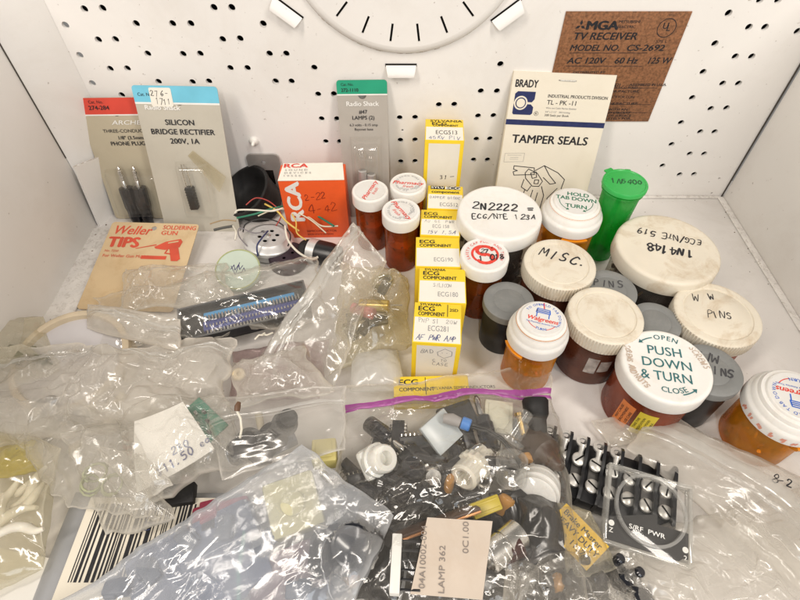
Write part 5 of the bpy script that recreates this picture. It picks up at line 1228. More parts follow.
# --- long black display case with a row of blue-topped pins, inside its zip bag
p0, p1 = atz(184, 350, 13), atz(313, 318, 13); L_ = (p1 - p0).length; rz = math.atan2((p1 - p0).y, (p1 - p0).x)
root = thing('pin_case', 'long black case holding a row of blue topped metal pins', 'case', T(p0.x, p0.y, 13) @ R(rz))
Wd = 26
b = MB().box(L_, Wd, 1.4, T(L_ / 2, Wd / 2, 0), 0, .3)
for M_ in (T(L_ / 2, .7, 0), T(L_ / 2, Wd - .7, 0)): b.box(L_, 1.4, 7.6, M_, 0, .3)
for M_ in (T(.7, Wd / 2, 0), T(L_ - .7, Wd / 2, 0)): b.box(1.4, Wd - 2.9, 7.6, M_, 0, .3)
b.build('tray', BLACK_PL, root)
PINB = mat('light_blue_pin_top', (.05, .30, .62), .35, .5); PIND = mat('deep_blue_carrier', (.045, .06, .26), .4, .5, var=.15)
MB().box(L_ * .76, 7.0, 3.2, T(L_ * .55, Wd * .40, 1.5), 0, .3).build('carrier', PIND, root)
MB().box(L_ * .72, 2.8, 4.6, T(L_ * .545, Wd * .70, 1.5), 0, .3).build('blue_strip', PINB, root)
N_ = 30
for k in range(N_):
    x = L_ * (.185 + .76 * (k + .5) / N_)
    b = MB().tube([(x, Wd * .66, 5.9), (x, Wd * .52, 5.4)], .62, 8).tube([(x, Wd * .40, 5.2), (x, Wd * .33, 5.2)], .45, 6).tube([(x, Wd * .24, 5.0), (x, Wd * .13, 4.6)], .55, 8)
    b.build('pin', METAL, root)
b = MB().box(L_ - .4, Wd - .4, .5, T(L_ / 2, Wd / 2, 7.8), 0, .1)
b.build('clear_lid', HARD_CLEAR, root)
b = MB()
for y in (.5, Wd - .5): b.box(L_ + .6, 1.1, .9, T(L_ / 2, y, 7.7), 0, .25)
for x in (.2, L_ - .2): b.box(1.1, Wd - 1.2, .9, T(x, Wd / 2, 7.7), 0, .25)
b.build('lid_edge', mat('grey_lid_edge', (.13, .13, .13), .3, .5), root)
content('cord_knot', 'small cream cord knot on the front edge of the black pin case', 'cord', MB().tube([(-5, -1, 0), (-2, .6, 1), (0, -.6, 1.6), (1.2, .8, 1.2), (-.6, 1, .6), (2.4, -.4, .4), (6, .6, 0)], .6, 8), NYL, lay(263, 336, 22, rz))
bag('zip_bag', 'clear zip bag wrapped around the long black pin case', 'plastic bag', [(96, 296, 10), (316, 258, 22), (330, 322, 18), (100, 352, 14)], 13, 4.2, 68, FREEZ, None, None, 170, 4.5, [(181, 332, 6, 23), (308, 300, 6, 23), (245, 318, 24, 24)], (.25, 2.0), 1.0)
bag('plastic_bag', 'small stiff clear flap rising behind the pin case bag', 'plastic bag', [(128, 268, 12), (226, 262, 14), (236, 300, 14), (120, 312, 14)], 13, 5.0, 77, CLEAR, None, None, 110, 4.5, [], None, .9)
bag('zip_bag', 'slack zip bag end with white zip lips beside the cardboard tub', 'plastic bag', [(86, 303, 22), (180, 318, 26), (182, 352, 24), (88, 330, 18)], 9, 4.5, 78, MILKY2, .3, None, 100, 1.2, [], (.1, 2.0), .9)

# --- standing zip bag with capacitors
GOLD = mat('gold_film_capacitor', (.50, .36, .10), .25, .5, metal=.5, coat=.4)
content('gold_capacitor', 'gold tubular capacitor in the standing zip bag', 'capacitor', leaded(4.2, 19, 8), [GOLD, METAL], lay(374, 306, 22, 1.45, 1.5))
content('striped_capacitor', 'pink striped capacitor lying against the gold capacitor', 'capacitor', leaded(3.6, 16, 8), [mat('pink_stripe', (.50, .16, .17), .35, .5, var=.4, vscale=200), METAL], lay(363, 311, 21, 1.1, 1.4))
for i, (px, py, a) in enumerate(((356, 318, .3), (366, 328, 1.0), (350, 334, 2.1), (378, 322, .2), (384, 288, 1.2))):
    content('dark_component', 'dark flat component in the standing zip bag', 'component', MB().box(12, 6, 4.5, None, 0, .8).tube([(5, 0, 2), (12, 1, 3)], .4, 6, 1).tube([(-5, 0, 2), (-11, -1, 3)], .4, 6, 1), [mat('dark_brown_part', (.05, .04, .03), .3), METAL], lay(px, py, 13 + i, a, .3), 'dark components in the standing zip bag')
content('olive_coil', 'olive coil of wire at the back of the standing zip bag', 'coil', MB().tube([(7 * math.cos(k * .5), 4.5 * math.sin(k * .5), .12 * k) for k in range(50)], .5, 6), mat('olive_wire', (.30, .26, .12), .4), lay(383, 285, 15, .4), None, 60)
bag('zip_bag', 'standing clear zip bag with capacitors, its zip edge raised towards the vials', 'plastic bag', [(238, 392, 10), (354, 222, 50), (386, 262, 30), (335, 386, 12)], 9, 5.0, 69, CLEAR, .10, None, 180, 2.0, [(366, 312, 12, 30)], (1.0, 2.4), .85, .0, .55, None, 3.2)
bag('plastic_bag', 'loose clear bag bulging over the gold capacitor toward the cartons', 'plastic bag', [(344, 262, 16), (408, 276, 14), (412, 348, 8), (330, 372, 8)], 17, 5.5, 79, YELB, None, None, 140, 5.0, [(370, 308, 10, 31)], None, .75)
bag('frosted_packet', 'small frosted white packet in front of the standing zip bag', 'packet', [(352, 354, 10), (398, 350, 10), (404, 392, 12), (350, 392, 12)], 9, 2.2, 70, MILKY, n=90, edge=1.0)

# --- zip bag with black knobs
rnd = shade_rand(54)
for i, (px, py, a, t) in enumerate(((250, 441, .2, .5), (268, 434, .9, 1.2), (284, 425, 1.4, .4), (258, 458, 2.2, .9), (240, 452, .6, .3))):
    content('control_dial', 'black ribbed knob under the hazy zip bag with the square corner', 'knob', knob_mb(6.2, 11, 18), BLACK_SOFT, lay(px, py, 25, a, t), 'black knobs under the hazy zip bag')
content('beige_rod', 'beige rod lying between the knobs in the hazy zip bag', 'rod', MB().lathe([(1.6, 0), (2, .4), (2, 22), (1.6, 22.4)], 16), CAPB, lay(266, 456, 24, .3, -PI / 2 + .2))
content('grey_terminal', 'grey blue terminal block under the hazy zip bag', 'terminal', MB().box(16, 7, 7, None, 0, .8).box(3, 5, 2, T(-5, 0, 7), 0, .3).box(3, 5, 2, T(0, 0, 7), 0, .3).box(3, 5, 2, T(5, 0, 7), 0, .3), mat('slate_plastic', (.10, .12, .16), .4), lay(282, 446, 16, .5))
bag('zip_bag', 'hazy zip bag of black knobs, its square corner covering the purple zip', 'plastic bag', [(203, 402, 30), (347, 382, 34), (346, 450, 36), (222, 480, 34)], 6, 2.6, 71, GHAZ, .30, None, 150, 2.0, [], (.2, 3.0), 1.1)
bag('plastic_bag', 'hazy flap of film between the mauve bag and the square corner', 'plastic bag', [(232, 366, 20), (306, 348, 24), (330, 392, 26), (236, 408, 26)], 7, 4.0, 80, HAZY, None, None, 120, 4.0, [], None, 1.0)

# --- yellow carton under the purple zip bag's mouth
def dlow(k, w, d, h, tf, ff): k.text('ECG', 3, w * .1, d * .5, tf, 0, .03, 'l', ECZ, 1.3); k.text('COMPONENT', 2.4, w * .1, d * .28, tf, 0, .03, 'l', ECZ)
fa, fb = atz(394, 398, 15), atz(470, 394, 15); w = (fb - fa).length
root = thing('component_box', 'flat yellow carton half covered by the mouth of the purple zip bag', 'carton', T((fa.x + fb.x) / 2, (fa.y + fb.y) / 2, 0) @ R(.03), 'yellow and white component cartons')
MB().box(w, 13, 15, T(0, 6.5, .02), 0, .4).build('carton', YELLOW, root)
b = MB(); tf, ff = face_frames(w, 13, 15); b.text('ECG', 3.4, 3, 7.5, tf, 0, .03, 'l', .1, 1.2); b.text('COMPONENT', 2.2, 3, 3.4, tf, 0, .03, 'l', .1); b.text('SYLVANIA SEMICONDUCTORS', 1.8, w * .5, 4, tf, 0, .01, 'l', .1); b.quad(w * .42, 1, w * .43, 12, tf, 0, .1); b.build('lettering', INK, root, None, 0)

# --- freezer bag with a purple zip and what is in it
content('nylon_spool', 'white translucent nylon cap with a square flange near the purple zip', 'nylon cap', MB().box(15, 15, 5, None, 0, 2.2).lathe([(6.4, 4.6), (6.8, 5.2), (6.6, 13), (5.8, 14), (3.4, 14), (3.0, 9), (0, 9)], 32).lathe([(7.4, 3), (8, 4), (8, 7), (7.2, 7.6)], 32), mat('white_nylon', (.80, .79, .74), .28, .5, sss=.35, var=.02), lay(371, 462, 26, .5, .5, .4))
for i, (px, py, z, a, t) in enumerate(((366, 497, 18, .2, .3), (388, 487, 22, 1.0, .8), (407, 478, 20, 2.0, .3), (388, 508, 20, .5, 1.0), (416, 496, 16, .4, .5), (352, 512, 14, 1.2, .4))):
    content('glossy_dial', 'glossy blue black knob in the cluster below the white nylon cap', 'knob', knob_mb(7.5, 12, 16), BLACK_GL, lay(px, py, z, a, t), 'glossy knobs below the white nylon cap')
content('clear_tile', 'pale square translucent tile standing on its corner below the purple zip', 'tile', MB().box(17, 17, 3, None, 0, .5), mat('pale_blue_white', (.52, .56, .57), .25, .5, sss=.2), lay(440, 432, 22, .75, .5))
content('foam_square', 'black conductive foam square beside the blue crimp', 'foam', MB().box(19, 15, 5, None, 0, .6), mat('black_foam', (.035, .035, .035), .85, .1, var=.3, vscale=500, bump=.4), lay(457, 420, 18, .35, .15))
root = thing('crimped_cable', 'twin dark cable ending in a blue crimp and a grey sleeve', 'cable', lay(466, 424, 30, 0))
MB().lathe([(2.6, -2.4), (3.2, -2), (3.2, 2), (2.6, 2.4)], 20, R(-.4) @ R(PI / 2, 'Y')).build('crimp', mat('bright_blue_plastic', (.05, .22, .62), .35), root)
MB().tube([(-3, .8, 0), (-7, 2.2, .6), (-11, 3.2, 0)], [2.6, 3.2, 2.4], 12).build('sleeve', mat('grey_sleeve', (.33, .31, .30), .5), root)
for s_ in (-.75, .75): MB().tube([(2.6, -1 + s_, 0), (10, -3.6 + s_, .8), (17, -8.5 + s_, .6), (22, -15 + s_, -1), (25, -20 + s_, -3)], .75, 10).build('wire', BKW, root, None, 60)
content('cream_tile', 'cream rectangular plastic tile near the end of the purple zip', 'tile', MB().box(15, 18, 2.6, None, 0, .6).box(11, 14, .6, T(0, 0, 2.4), 0, .2), mat('cream_plastic', (.70, .66, .52), .35, sss=.15), lay(498, 418, 18, -.15, .1))
content('rubber_boot', 'dark rubber boot standing at the side seam of the purple zip bag', 'rubber boot', MB().lathe([(3.6, -12), (4.6, -11), (5.0, 2), (6.4, 5), (6.8, 12), (5.8, 13.4), (0, 13.4)], 28), BLACK_SOFT, lay(537, 424, 22, 0, -1.2))
content('brown_lump', 'dark brown plug at the side of the bag below the rubber boot', 'plug', MB().lathe([(6, -9), (8.4, -7), (9, 0), (8.4, 8), (5, 11), (3, 18), (2, 19)], 28, None, 0, (-8, 7, .7, 14)), mat('dark_brown_plastic', (.06, .035, .022), .4, var=.3), lay(536, 446, 18, .5, 1.1))
content('brass_pin', 'slim brass pin beside the rubber boot', 'pin', MB().lathe([(.8, -6), (1.6, -5.4), (1.6, 4), (2.2, 4.4), (2.2, 6)], 16), BRASS, lay(521, 424, 24, .2, -1.1))
CLR = film('clear_moulding', .16, rough=.1, bump=.05, bscale=80, spec=1.6)
content('clear_plug', 'clear stepped plastic plug near the brass pin', 'plastic plug', MB().lathe([(0, 0), (7.5, .2), (8, 1), (8, 3), (5.2, 3.8), (4.8, 12), (3.4, 13), (3.2, 18), (2.4, 18.5)], 32), CLR, lay(508, 442, 24, -.7, -1.1))
content('clear_ring', 'short clear plastic tube standing on end', 'plastic tube', MB().lathe([(6.3, 0), (7.2, 0), (7.4, .6), (7.4, 12), (6.3, 12.4), (6.1, 11.8), (6.1, .6)], 36, None, 0, None, False), CLR, lay(511, 478, 26, .2, -.35))
content('ringed_stopper', 'white cap with two raised rings beside the clear tube', 'cap', MB().lathe([(9, -6), (10.4, -5.6), (10.6, -3), (9.6, -2.6), (9.4, -.6), (11, -.2), (11, 2.6), (9.8, 3), (9.4, 4.6), (9.8, 5.6), (8.6, 6.2), (0, 6.2)], 44), mat('soft_white_plastic', (.74, .73, .70), .3, sss=.2), lay(537, 490, 20, -.5, 1.0))
content('nylon_connector', 'white ribbed nylon connector lying in the middle of the purple zip bag', 'connector', MB().lathe([(5.5, -11), (6.4, -10.4), (6.6, -2), (8.6, -1.4), (8.6, 2), (7, 2.6), (7, 10), (5.6, 11), (4, 10.6), (3.8, 4), (0, 4)], 64, None, 0, (-10, 9.6, .7, 16)), mat('cream_nylon', (.76, .72, .62), .35, .4, sss=.3), lay(474, 466, 20, -.7, 1.2))
rnd = shade_rand(55)
content('copper_board', 'copper edged brown board lying behind the tan paper', 'board', MB().box(40, 2.4, 12, None, 0, .3).box(39, 1.2, 1.6, T(0, -.2, 12.02), 1, .2), [mat('brown_board', (.10, .05, .03), .4), COPPER], lay(433, 520, 24, .33, .5))
content('yellow_chip', 'yellow relay cap behind the top of the tan paper', 'relay cap', MB().box(14, 7, 5, None, 0, .7).box(12, .8, 5.4, T(0, 2, 0), 0, .1).box(12, .8, 5.4, T(0, -2, 0), 0, .1), mat('yellow_relay', (.58, .45, .03), .35), lay(484, 507, 24, .35, .3))
content('metal_ferrule', 'shiny metal ferrule lying beside the tan paper', 'ferrule', MB().lathe([(5.6, -10), (6.4, -9.6), (6.4, -1), (5.9, -.7), (5.9, .2), (6.6, .5), (6.6, 9), (5.4, 9.6), (5.0, 9), (5, -9)], 36), METAL, lay(503, 546, 30, -.95, 1.45))
content('amber_lens', 'dark red amber lens fitted behind the shiny ferrule', 'lens', MB().lathe([(5.4, 0), (5.6, 1), (5.4, 9), (4, 13), (0, 14.5)], 28), tinted('dark_red_lens', (.25, .03, .02), .4, (.15, .02, .012), .08), lay(520, 543, 30, -1.15, -1.45 + PI))
root = thing('pin_header', 'white connector header with black pins at the side of the tan paper', 'connector', lay(396, 566, 38, 1.52))
MB().box(22, 4.0, 6, None, 0, .4).build('housing', mat('white_connector', (.78, .77, .73), .4), root)
for k in range(6): MB().box(.9, 8, .9, T(-9 + 3.6 * k, -6, 2.4), 0, .1).build('pin', BLACK_PL, root)
# dark shiny foil sleeves bent through the bag
FOILB = mat('black_shiny_film', (.012, .012, .014), .2, .6, var=.3, bump=.12, bscale=90)
for i, (lab, c4, pf, sd) in enumerate((('black shiny film sleeve folded at the side of the purple zip bag', [(515, 497, 22), (556, 488, 24), (568, 552, 24), (520, 578, 24)], 8, 81), ('black film strip running down beside the white nylon cap', [(402, 470, 18), (432, 478, 22), (398, 600, 22), (352, 600, 18)], 8, 82), ('creased black film sleeve under the tan paper', [(420, 508, 12), (520, 500, 14), (520, 610, 14), (400, 610, 12)], 7, 83))):
    bag('film_sleeve', lab, 'film sleeve', c4, pf, 2.6, sd, FOILB, n=80, edge=1.5, scale=1.1)
# many more dark plugs, chips and clips heaped in the purple zip bag
KINDS = [('dip_chip', 'black chip with metal legs in the heap inside the purple zip bag', 'chip'), ('plug_body', 'black ribbed plug body in the heap inside the purple zip bag', 'plug'), ('silver_can', 'small silver can in the heap inside the purple zip bag', 'component'), ('amber_capacitor', 'amber capacitor in the heap inside the purple zip bag', 'capacitor')]
spots = [(352, 478), (358, 540), (372, 560), (350, 580), (372, 590), (380, 536), (398, 528), (420, 456), (430, 474), (448, 490), (456, 452), (430, 448), (408, 454), (462, 500), (492, 448), (522, 462), (552, 452), (546, 520), (532, 570), (514, 520), (566, 530), (548, 580), (560, 560), (416, 440), (398, 440), (380, 432), (482, 480), (500, 510), (450, 470), (440, 500), (378, 446), (426, 462), (466, 440), (486, 432), (500, 462), (524, 436), (544, 470), (510, 500), (470, 512), (446, 504), (364, 478), (410, 488), (396, 470), (348, 500), (528, 506), (556, 500)]
protos = {}
for i, (px, py) in enumerate(spots):
    k = 1 if i >= 30 and i % 2 else 0 if i >= 30 else (0, 1, 2, 3, 1, 0)[i % 6]; nm, lab, ct = KINDS[k]; M = lay(px, py, rnd.uniform(12, 20), rnd.uniform(0, 6), rnd.uniform(-.7, .7), rnd.uniform(-.5, .5))
    if k in protos: dup(protos[k], M); continue
    root = thing(nm, lab, ct, M, nm.replace('_', ' ') + ' heap in the purple zip bag')
    if k == 0:
        MB().box(18, 6.4, 3.4, T(0, 0, 1.5), 0, .4).build('body', BLACK_PL, root)
        for s_ in (-1, 1):
            b = MB()
            for j in range(8): b.tube([(-7.6 + 2.2 * j, s_ * 3, 3), (-7.6 + 2.2 * j, s_ * 4.1, 2.8), (-7.6 + 2.2 * j, s_ * 4.3, -.8)], .35, 5)
            b.build('leg_row', METAL, root)
    elif k == 1:
        MB().lathe([(3, -10), (4.6, -9.4), (5.0, 4), (4.2, 5), (4.2, 8), (3.0, 9)], 40, R(PI / 2, 'X') @ T(0, 0, 0), 0, (-9, 4, .6, 10)).build('body', BLACK_GL, root)
        MB().lathe([(1.8, 9), (1.8, 18), (1.0, 20), (.6, 20.4)], 16, R(PI / 2, 'X')).build('tip', METAL, root)
    elif k == 2:
        MB().lathe([(5.4, 0), (5.4, .8), (4.4, 1), (4.4, 6), (3.8, 6.8), (0, 7)], 28).build('can', METAL, root)
        for j in range(3): MB().tube([(1.8 * math.cos(j * 2.1), 1.8 * math.sin(j * 2.1), 0), (2 * math.cos(j * 2.1), 2 * math.sin(j * 2.1), -9)], .3, 6).build('leg', METAL, root)
    else:
        MB().lathe([(0, -2), (3.4, -1.4), (4.4, 0), (4.4, 6), (3.4, 8), (0, 8.6)], 22, Matrix.Diagonal((1, .55, 1, 1))).build('body', mat('amber_dip', (.45, .22, .05), .25, coat=.3), root)
        for s_ in (-1, 1): MB().tube([(s_ * 1.8, 0, -1.5), (s_ * 2, .4, -6), (s_ * 2.4, 0, -10)], .3, 6).build('lead', METAL, root)
    protos[k] = root
PUR = bag('freezer_bag', 'wide clear freezer bag with a purple zip, full of dark parts', 'plastic bag', [(346, 386, 17), (549, 367, 17), (590, 620, 26), (325, 625, 26)], 21, 3.8, 72, FREEZ, .115, PURPLE, 230, 2.2, [(372, 462, 8, 42), (400, 500, 24, 40), (538, 440, 6, 34), (510, 478, 8, 42), (536, 490, 8, 36), (502, 546, 10, 42)], (.3, 1.5), .95, .14, .4, None, 1.7, .25)
TYPE = mat('grey_typed_ink', (.22, .19, .17), .7)
def dslip(b, w, h):
    m = R(PI / 2)
    b.text('04A10002-004', h * .082, -h * .02, w * .40, m, 0, -.004, 'c', 0, 1.12); b.text('LAMP 362', h * .082, -h * .16, w * .12, m, 0, -.004, 'c', 0, 1.2); b.text('0C1.00', h * .082, h * .26, -w * .22, m, 0, -.004, 'c', 0, 1.2)
slip('typed_tag', 'tan paper tag with sideways typed letters on the purple zip bag', [(427, 520), (491, 524), (482, 602), (410, 595)], PUR, OLD_PAPER, 3.0, dslip, (TYPE,), 1.5, 'paper tag')

# --- large cool-toned bag across the front
root = None
content('red_part', 'red plastic part under the large cool toned bag', 'plastic part', MB().box(26, 13, 7, None, 0, 1.5).box(8, 15, 4, T(-5, 0, 5), 0, 1), mat('dull_red_plastic', (.26, .03, .06), .45), lay(224, 519, 13, .25))
content('black_tray', 'black tray end showing beside the barcode label', 'tray', MB().box(20, 10, 5, None, 0, .6), BLACK_SOFT, lay(176, 498, 14, .15))
content('navy_pouch', 'dark blue grey pouch filling the large cool toned bag', 'pouch', MB().box(58, 40, 12, None, 0, 4), mat('navy_grey_fabric', (.10, .13, .22), .6, .3, var=.3, vscale=50, bump=.3, bscale=150), lay(205, 572, 10, .5))
content('mauve_pouch', 'dark mauve pouch at the lower end of the large cool toned bag', 'pouch', MB().box(34, 28, 10, None, 0, 4), mat('mauve_fabric', (.20, .12, .15), .6, .3, var=.3, vscale=50, bump=.3, bscale=150), lay(290, 585, 10, .4))
content('teal_tape', 'narrow teal tape running down inside the large cool toned bag', 'tape', MB().tube([(0, 16, 2), (.6, 6, 4), (-.4, -6, 4), (.4, -18, 2)], 1.0, 8), mat('teal_plastic', (.09, .30, .29), .5), lay(243, 558, 18, .1), None, 60)
PYEL = mat('pale_yellow_block', (.70, .65, .38), .4, .4, sss=.15, var=.05)
content('yellow_block', 'pale yellow plastic block standing inside the large cool toned bag', 'plastic block', MB().box(24, 25, 14, None, 0, 1.6).lathe([(5, 13.9), (5.4, 14.4), (5.4, 16), (4.8, 16.4), (0, 16.4)], 24), PYEL, lay(296, 508, 14, .35, .2))
content('yellow_cube', 'small bright yellow cube beneath the flap next to the white nylon cap', 'plastic block', MB().box(12, 12, 10, None, 0, 1.0).box(8, 8, .8, T(0, 0, 9.8), 0, .3), mat('lemon_plastic', (.62, .54, .20), .4), lay(326, 458, 20, .1))
for i, (lab, px, py, z, a, t, k) in enumerate((('upright black capsule knob at the tip of the cool toned bag', 322, 552, 26, .1, .9, 0), ('large round black knob at the tip of the cool toned bag', 350, 545, 24, .5, .3, 1))):
    content('control_dial', lab, 'knob', MB().lathe([(3.6, -11), (5.2, -9.6), (5.8, -7), (5.6, 8), (4.8, 10.6), (2, 12), (0, 12.2)], 24, None, 0, (-8, 8, .5, 8)) if k == 0 else knob_mb(11.5, 14, 20), BLACK_GL if k else BLACK_SOFT, lay(px, py, z, a, t))
content('ribbed_dial', 'small black ribbed knob squeezed beside the large round black knob', 'knob', knob_mb(7, 11, 16), BLACK_GL, lay(367, 532, 26, .4, .8))
for i, (px, py) in enumerate(((300, 590), (332, 590), (318, 604), (150, 575), (120, 590), (266, 545), (228, 530), (190, 540))):
    content('grey_component', 'slate grey component under the large cool toned bag', 'component', MB().box(11, 7, 5, None, 0, 1).box(5, 9, 3, T(2, 0, 1), 0, .6), mat('slate_plastic', (.10, .12, .16), .4), lay(px, py, 20, i * .8, .2), 'slate components in the cool toned bag')
bag('plastic_bag', 'large cool toned clear bag running from the pale yellow block to the barcode', 'plastic bag', [(302, 445, 40), (394, 513, 34), (336, 650, 22), (30, 622, 22)], 11, 3.6, 73, TINTB, None, None, 230, 2.0, [(292, 505, 12, 40), (345, 545, 14, 41)], (.55, 2.0), 1.0, .0, .4)

# --- black barrier terminal strip
p0, p1 = atz(541, 427, 14), atz(641, 461, 14); rz = math.atan2((p1 - p0).y, (p1 - p0).x)
root = thing('terminal_strip', 'black barrier terminal strip with ring lugs and slotted screws', 'terminal strip', T(p0.x, p0.y, 3) @ R(rz))
PT = 8.6; NP = 8
b = MB().box(PT * NP + 3, 31, 9, T(PT * NP / 2, -15, 0), 0, .5)
b.build('base', BLACK_PL, root)
for k in range(NP + 1):
    MB().prism([(-2, 0), (-2, 9.5), (.5, 11.6), (12, 11.6), (14.5, 10.2), (19, 10.2), (21, 11.6), (28, 11.6), (32, 9), (32, 0)], 1.5, T(k * PT - .75, .6, 3) @ R(PI / 2, 'X') @ R(-PI / 2, 'Y'), 0).build('barrier_fin', BLACK_PL, root)
def screw(M):
    b = MB().lathe([(3.55, 0), (3.65, .6), (3.5, 1.4), (2.7, 2.0), (0, 2.2)], 22, M); s_ = b.build('screw', SCREW, root)
    MB().box(6.0, .75, .3, M @ T(0, 0, 2.02) @ R(rnd.uniform(0, 3)), 0, 0).build('slot', DARK, s_)
for k in range(NP):
    x = (k + .5) * PT
    MB().box(5.4, 17, .7, T(x, -16, 9), 0, .15).build('contact_plate', mat('tarnished_plate', (.20, .19, .18), .4, .5, metal=.8), root)
    screw(T(x, -11.2, 9.7 + (1.8 if k < 5 else 0))); 
    screw(T(x, -22, 9.7))
    if k < 5:
        b = MB().tube([(x, -9.6, 12.0), (x + .2, -7, 12.8), (x + .3, -3.6, 13.2)], [1.9, 1.2, 1.8], 10)
        b.lathe([(1.9, -.5), (3.6, -.5), (3.7, 0), (3.6, .5), (1.9, .5), (1.9, -.5)], 22, T(x + .3, -1.6, 13.4) @ R(-.2, 'X'), 0, None, False)
        b.build('ring_lug', SCREW, root)

# --- clear square meter cover standing on the strip
c4 = [atz(612, 463, 30), atz(700, 491, 26), atz(683, 566, 24), atz(599, 541, 24)]
ctr = sum(c4, Vector()) / 4; x = ((c4[1] - c4[0]) + (c4[2] - c4[3])).normalized(); y = ((c4[0] - c4[3]) + (c4[1] - c4[2])); y = (y - x * y.dot(x)).normalized(); zv = x.cross(y)
M = Matrix((x, y, zv)).transposed().to_4x4(); M.translation = ctr
w = ((c4[1] - c4[0]).length + (c4[2] - c4[3]).length) / 2; h = ((c4[0] - c4[3]).length + (c4[1] - c4[2]).length) / 2
root = thing('meter_cover', 'clear square meter cover with a round window and black lower band', 'meter cover', M)
b = MB().box(w, h, 1.2, T(0, 0, 1.0), 0, .4); b.build('clear_plate', HARD_CLEAR, root)
EDG = film('clear_edge', .34, hcol=(.85, .84, .8), rough=.06, bump=.02, bscale=60, spec=2.2)
b = MB()
for M_, sx_, sy_ in ((T(0, h / 2 - .8, -4), w, 1.6), (T(0, -h / 2 + .8, -4), w, 1.6), (T(w / 2 - .8, 0, -4), 1.6, h - 3.2), (T(-w / 2 + .8, 0, -4), 1.6, h - 3.2)): b.box(sx_, sy_, 5, M_, 0, .3)
b.build('clear_rim', EDG, root)
rr = w * .415
MB().lathe([(rr - 1.5, 2.2), (rr - 1.3, 3.4), (rr, 3.5), (rr + .2, 2.2)], 96, T(0, h * .03, 0), 0, None, False).build('window_ring', EDG, root)
MB().prism([(-w / 2 + 1.8, -h / 2 + 1.8), (w / 2 - 1.8, -h / 2 + 1.8), (w / 2 - 1.8, -h * .10), (w * .10, -h * .10), (w * .10, h * .02), (-w / 2 + 1.8, h * .02 - h * .20)], .4, T(0, 0, .3)).build('black_band', mat('satin_black_print', (.03, .028, .027), .4), root)
b = MB(); b.text('S/RF  PWR', 2.0, -w * .03, -h * .26, R(-.0), 0, .008, 'c', 2.45, 1.2)
for s_ in (-1, 1):
    b.lathe([(1.3, .75), (1.3, .8)], 18, T(s_ * w * .42, -h * .25 if s_ < 0 else -h * .30, 0)); b.text('Z' if s_ < 0 else '2', 2.0, s_ * w * .42, -h * .36 if s_ < 0 else -h * .42, None, 0, .02, 'c', .8)
b.build('lettering', WHITE_INK, root, None, 0)

# --- small bag with a yellow printed card
b = MB(); root = thing('yellow_card', 'yellow printed card in the small bag between terminal strip and black sleeve', 'card', lay(576, 536, 24, -.9, .1))
MB().box(24, 15, .5, None, 0, .1).build('card', mat('golden_card', (.80, .52, .05), .4, var=.1), root)
b = MB()
for i, st in enumerate(('Brake Master', 'HEAVY DUTY', 'No. 1157')): b.text(st, 2.6, 0, 3.2 - 4 * i, None, 0, .02, 'c', .62)
b.build('lettering', INK, root, None, 0)
bag('plastic_bag', 'small yellowish bag holding the yellow printed card', 'plastic bag', [(555, 502, 20), (590, 512, 22), (618, 566, 22), (566, 580, 22)], 8, 3, 84, YELB, n=90, edge=1.5, scale=.8)
# --- bottom bag with black clips
for i, (px, py, a, t) in enumerate(((548, 580, .3, .4), (572, 574, 1.2, .3), (596, 572, .4, .8), (616, 578, 2.0, .3), (560, 598, .9, .4), (588, 596, .1, .6), (630, 590, 1.6, .3), (532, 600, 1.1, .5))):
    content('black_clip', 'black plastic clip under the crumpled bag below the meter cover', 'clip', MB().box(15, 8, 5, None, 0, 1).box(6, 10, 8, T(-3, 0, 0), 0, .8).lathe([(2.2, 0), (2.2, 10), (1.6, 10.6)], 16, T(5, 0, 0)), BLACK_GL, lay(px, py, 16, a, t), 'black clips below the meter cover')
content('blue_lead', 'small bright blue lead end among the black clips', 'lead', MB().lathe([(1.1, 0), (1.3, .4), (1.3, 5), (.9, 5.6), (.4, 5.8), (.4, 8)], 16), mat('bright_blue_plastic', (.05, .22, .62), .35), lay(651, 600, 14, .1, -1.0))
bag('plastic_bag', 'crumpled clear bag of black clips below the meter cover', 'plastic bag', [(508, 562, 24), (640, 548, 22), (668, 650, 20), (490, 650, 20)], 9, 4.5, 74, CLEAR, None, None, 140, 2.5, [], None, .8)

# --- the zip bag and the crumpled bag by the open floor
rnd = shade_rand(56)
KB = bag('zip_bag', 'slanting hazy zip bag lying on the open floor before the jars', 'plastic bag', [(655, 411, 12), (830, 492, 10), (815, 600, 12), (625, 448, 14)], 8, 3.4, 75, HAZY, .30, None, 190, 1.5, [], (-.55, 4.0), 1.2, .0, .55, None, 2.4)
bag('plastic_bag', 'thin flat clear bag tucked between the slanting zip bag and the red brown jar', 'plastic bag', [(590, 420, 6), (665, 408, 8), (700, 432, 8), (610, 448, 6)], 4, 2.0, 85, HAZY, None, None, 100, 1.5, [], None, .8)
LBg = bag('plastic_bag', 'wide crumpled clear bag filling the open floor below the slanting zip bag', 'plastic bag', [(612, 548, 12), (822, 478, 10), (840, 650, 12), (600, 650, 14)], 15, 5.5, 86, HAZY, None, None, 220, 6.0, [], (-.5, 1.6), 1.0)
q = surf(KB, 788, 489, .8); q2 = surf(KB, 800, 494, .8)
tag(MB().hand('8-2 5', 4.6, 0, 0, .6, None, 0, 'c', 0, .7, .2, shade_rand(20)).build('pen_marks', INK, KB.o, T(q.x, q.y, max(q.z, q2.z) + .8) @ R(-.35), 0), 'x', 'x')
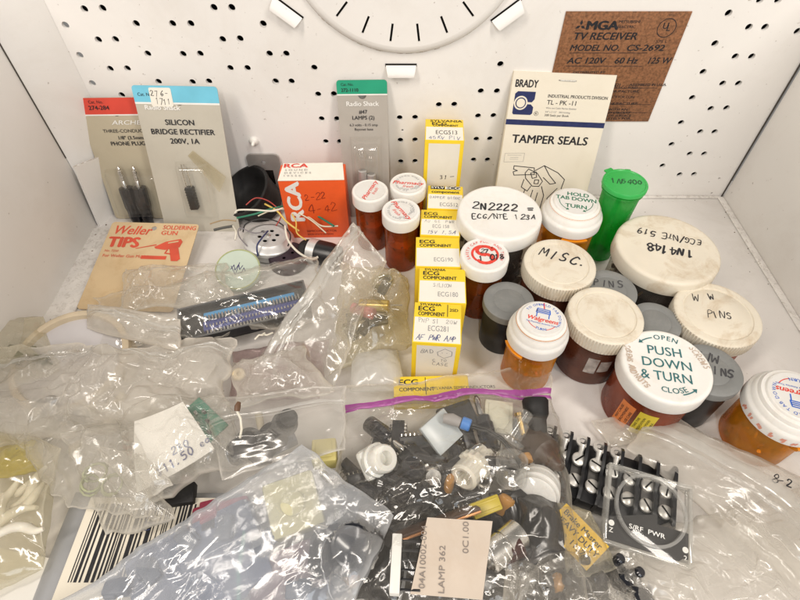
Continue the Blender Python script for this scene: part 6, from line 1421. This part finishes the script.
# ------------------------------------------------------------------ camera, lamps and render settings
for o in bpy.data.objects:
    if o.name.startswith('pen_marks'):
        for k in ('label', 'category'):
            if k in o: del o[k]
cam = bpy.data.cameras.new('camera'); co = bpy.data.objects.new('camera', cam); C.objects.link(co)
cam.sensor_width = 36; cam.lens = 36 * F / 800; cam.clip_start = .005; cam.clip_end = 50
co.location = (0, -D * MM, H * MM); co.rotation_euler = (PI / 2 - TH, 0, 0)
bpy.context.scene.camera = co

def lamp(name, loc, target, energy, size, col, size_y=None):
    l = bpy.data.lights.new(name, 'AREA'); l.energy = energy; l.size = size; l.color = col
    if size_y: l.shape = 'RECTANGLE'; l.size_y = size_y
    o = bpy.data.objects.new(name, l); C.objects.link(o); o.location = loc
    o.rotation_euler = (Vector(target) - Vector(loc)).to_track_quat('-Z', 'Y').to_euler()
    return o
lamp('ceiling_tube', (-.46, -.50, .86), (0.04, -.10, 0), 5.35, .09, (1.0, .91, .81), .6)
lamp('ceiling_tube', (.50, -.56, .84), (-.06, -.12, 0), 5.0, .09, (1.0, .92, .83), .6)
lamp('ceiling_tube', (-.05, -1.10, .90), (0, -.1, .05), 3.6, .09, (1.0, .93, .86), .6)
lamp('window_light', (.35, -1.2, .55), (0, -.2, 0), 1.5, .35, (.86, .93, 1.0))
w = bpy.data.worlds.new('World'); bpy.context.scene.world = w; w.use_nodes = True
bg = w.node_tree.nodes['Background']; bg.inputs['Color'].default_value = (1.0, .955, .90, 1); bg.inputs['Strength'].default_value = .22
sc = bpy.context.scene
sc.view_settings.view_transform = 'Standard'; sc.view_settings.look = 'None'; sc.view_settings.exposure = 0.0; sc.view_settings.gamma = 1.0
sc.cycles.max_bounces = 14; sc.cycles.transparent_max_bounces = 40; sc.cycles.diffuse_bounces = 4; sc.cycles.glossy_bounces = 4; sc.cycles.transmission_bounces = 8
sc.cycles.caustics_reflective = False; sc.cycles.caustics_refractive = False; sc.cycles.sample_clamp_indirect = 6
sc.cycles.use_denoising = True
try: sc.cycles.denoiser = 'OPENIMAGEDENOISE'
except Exception: pass
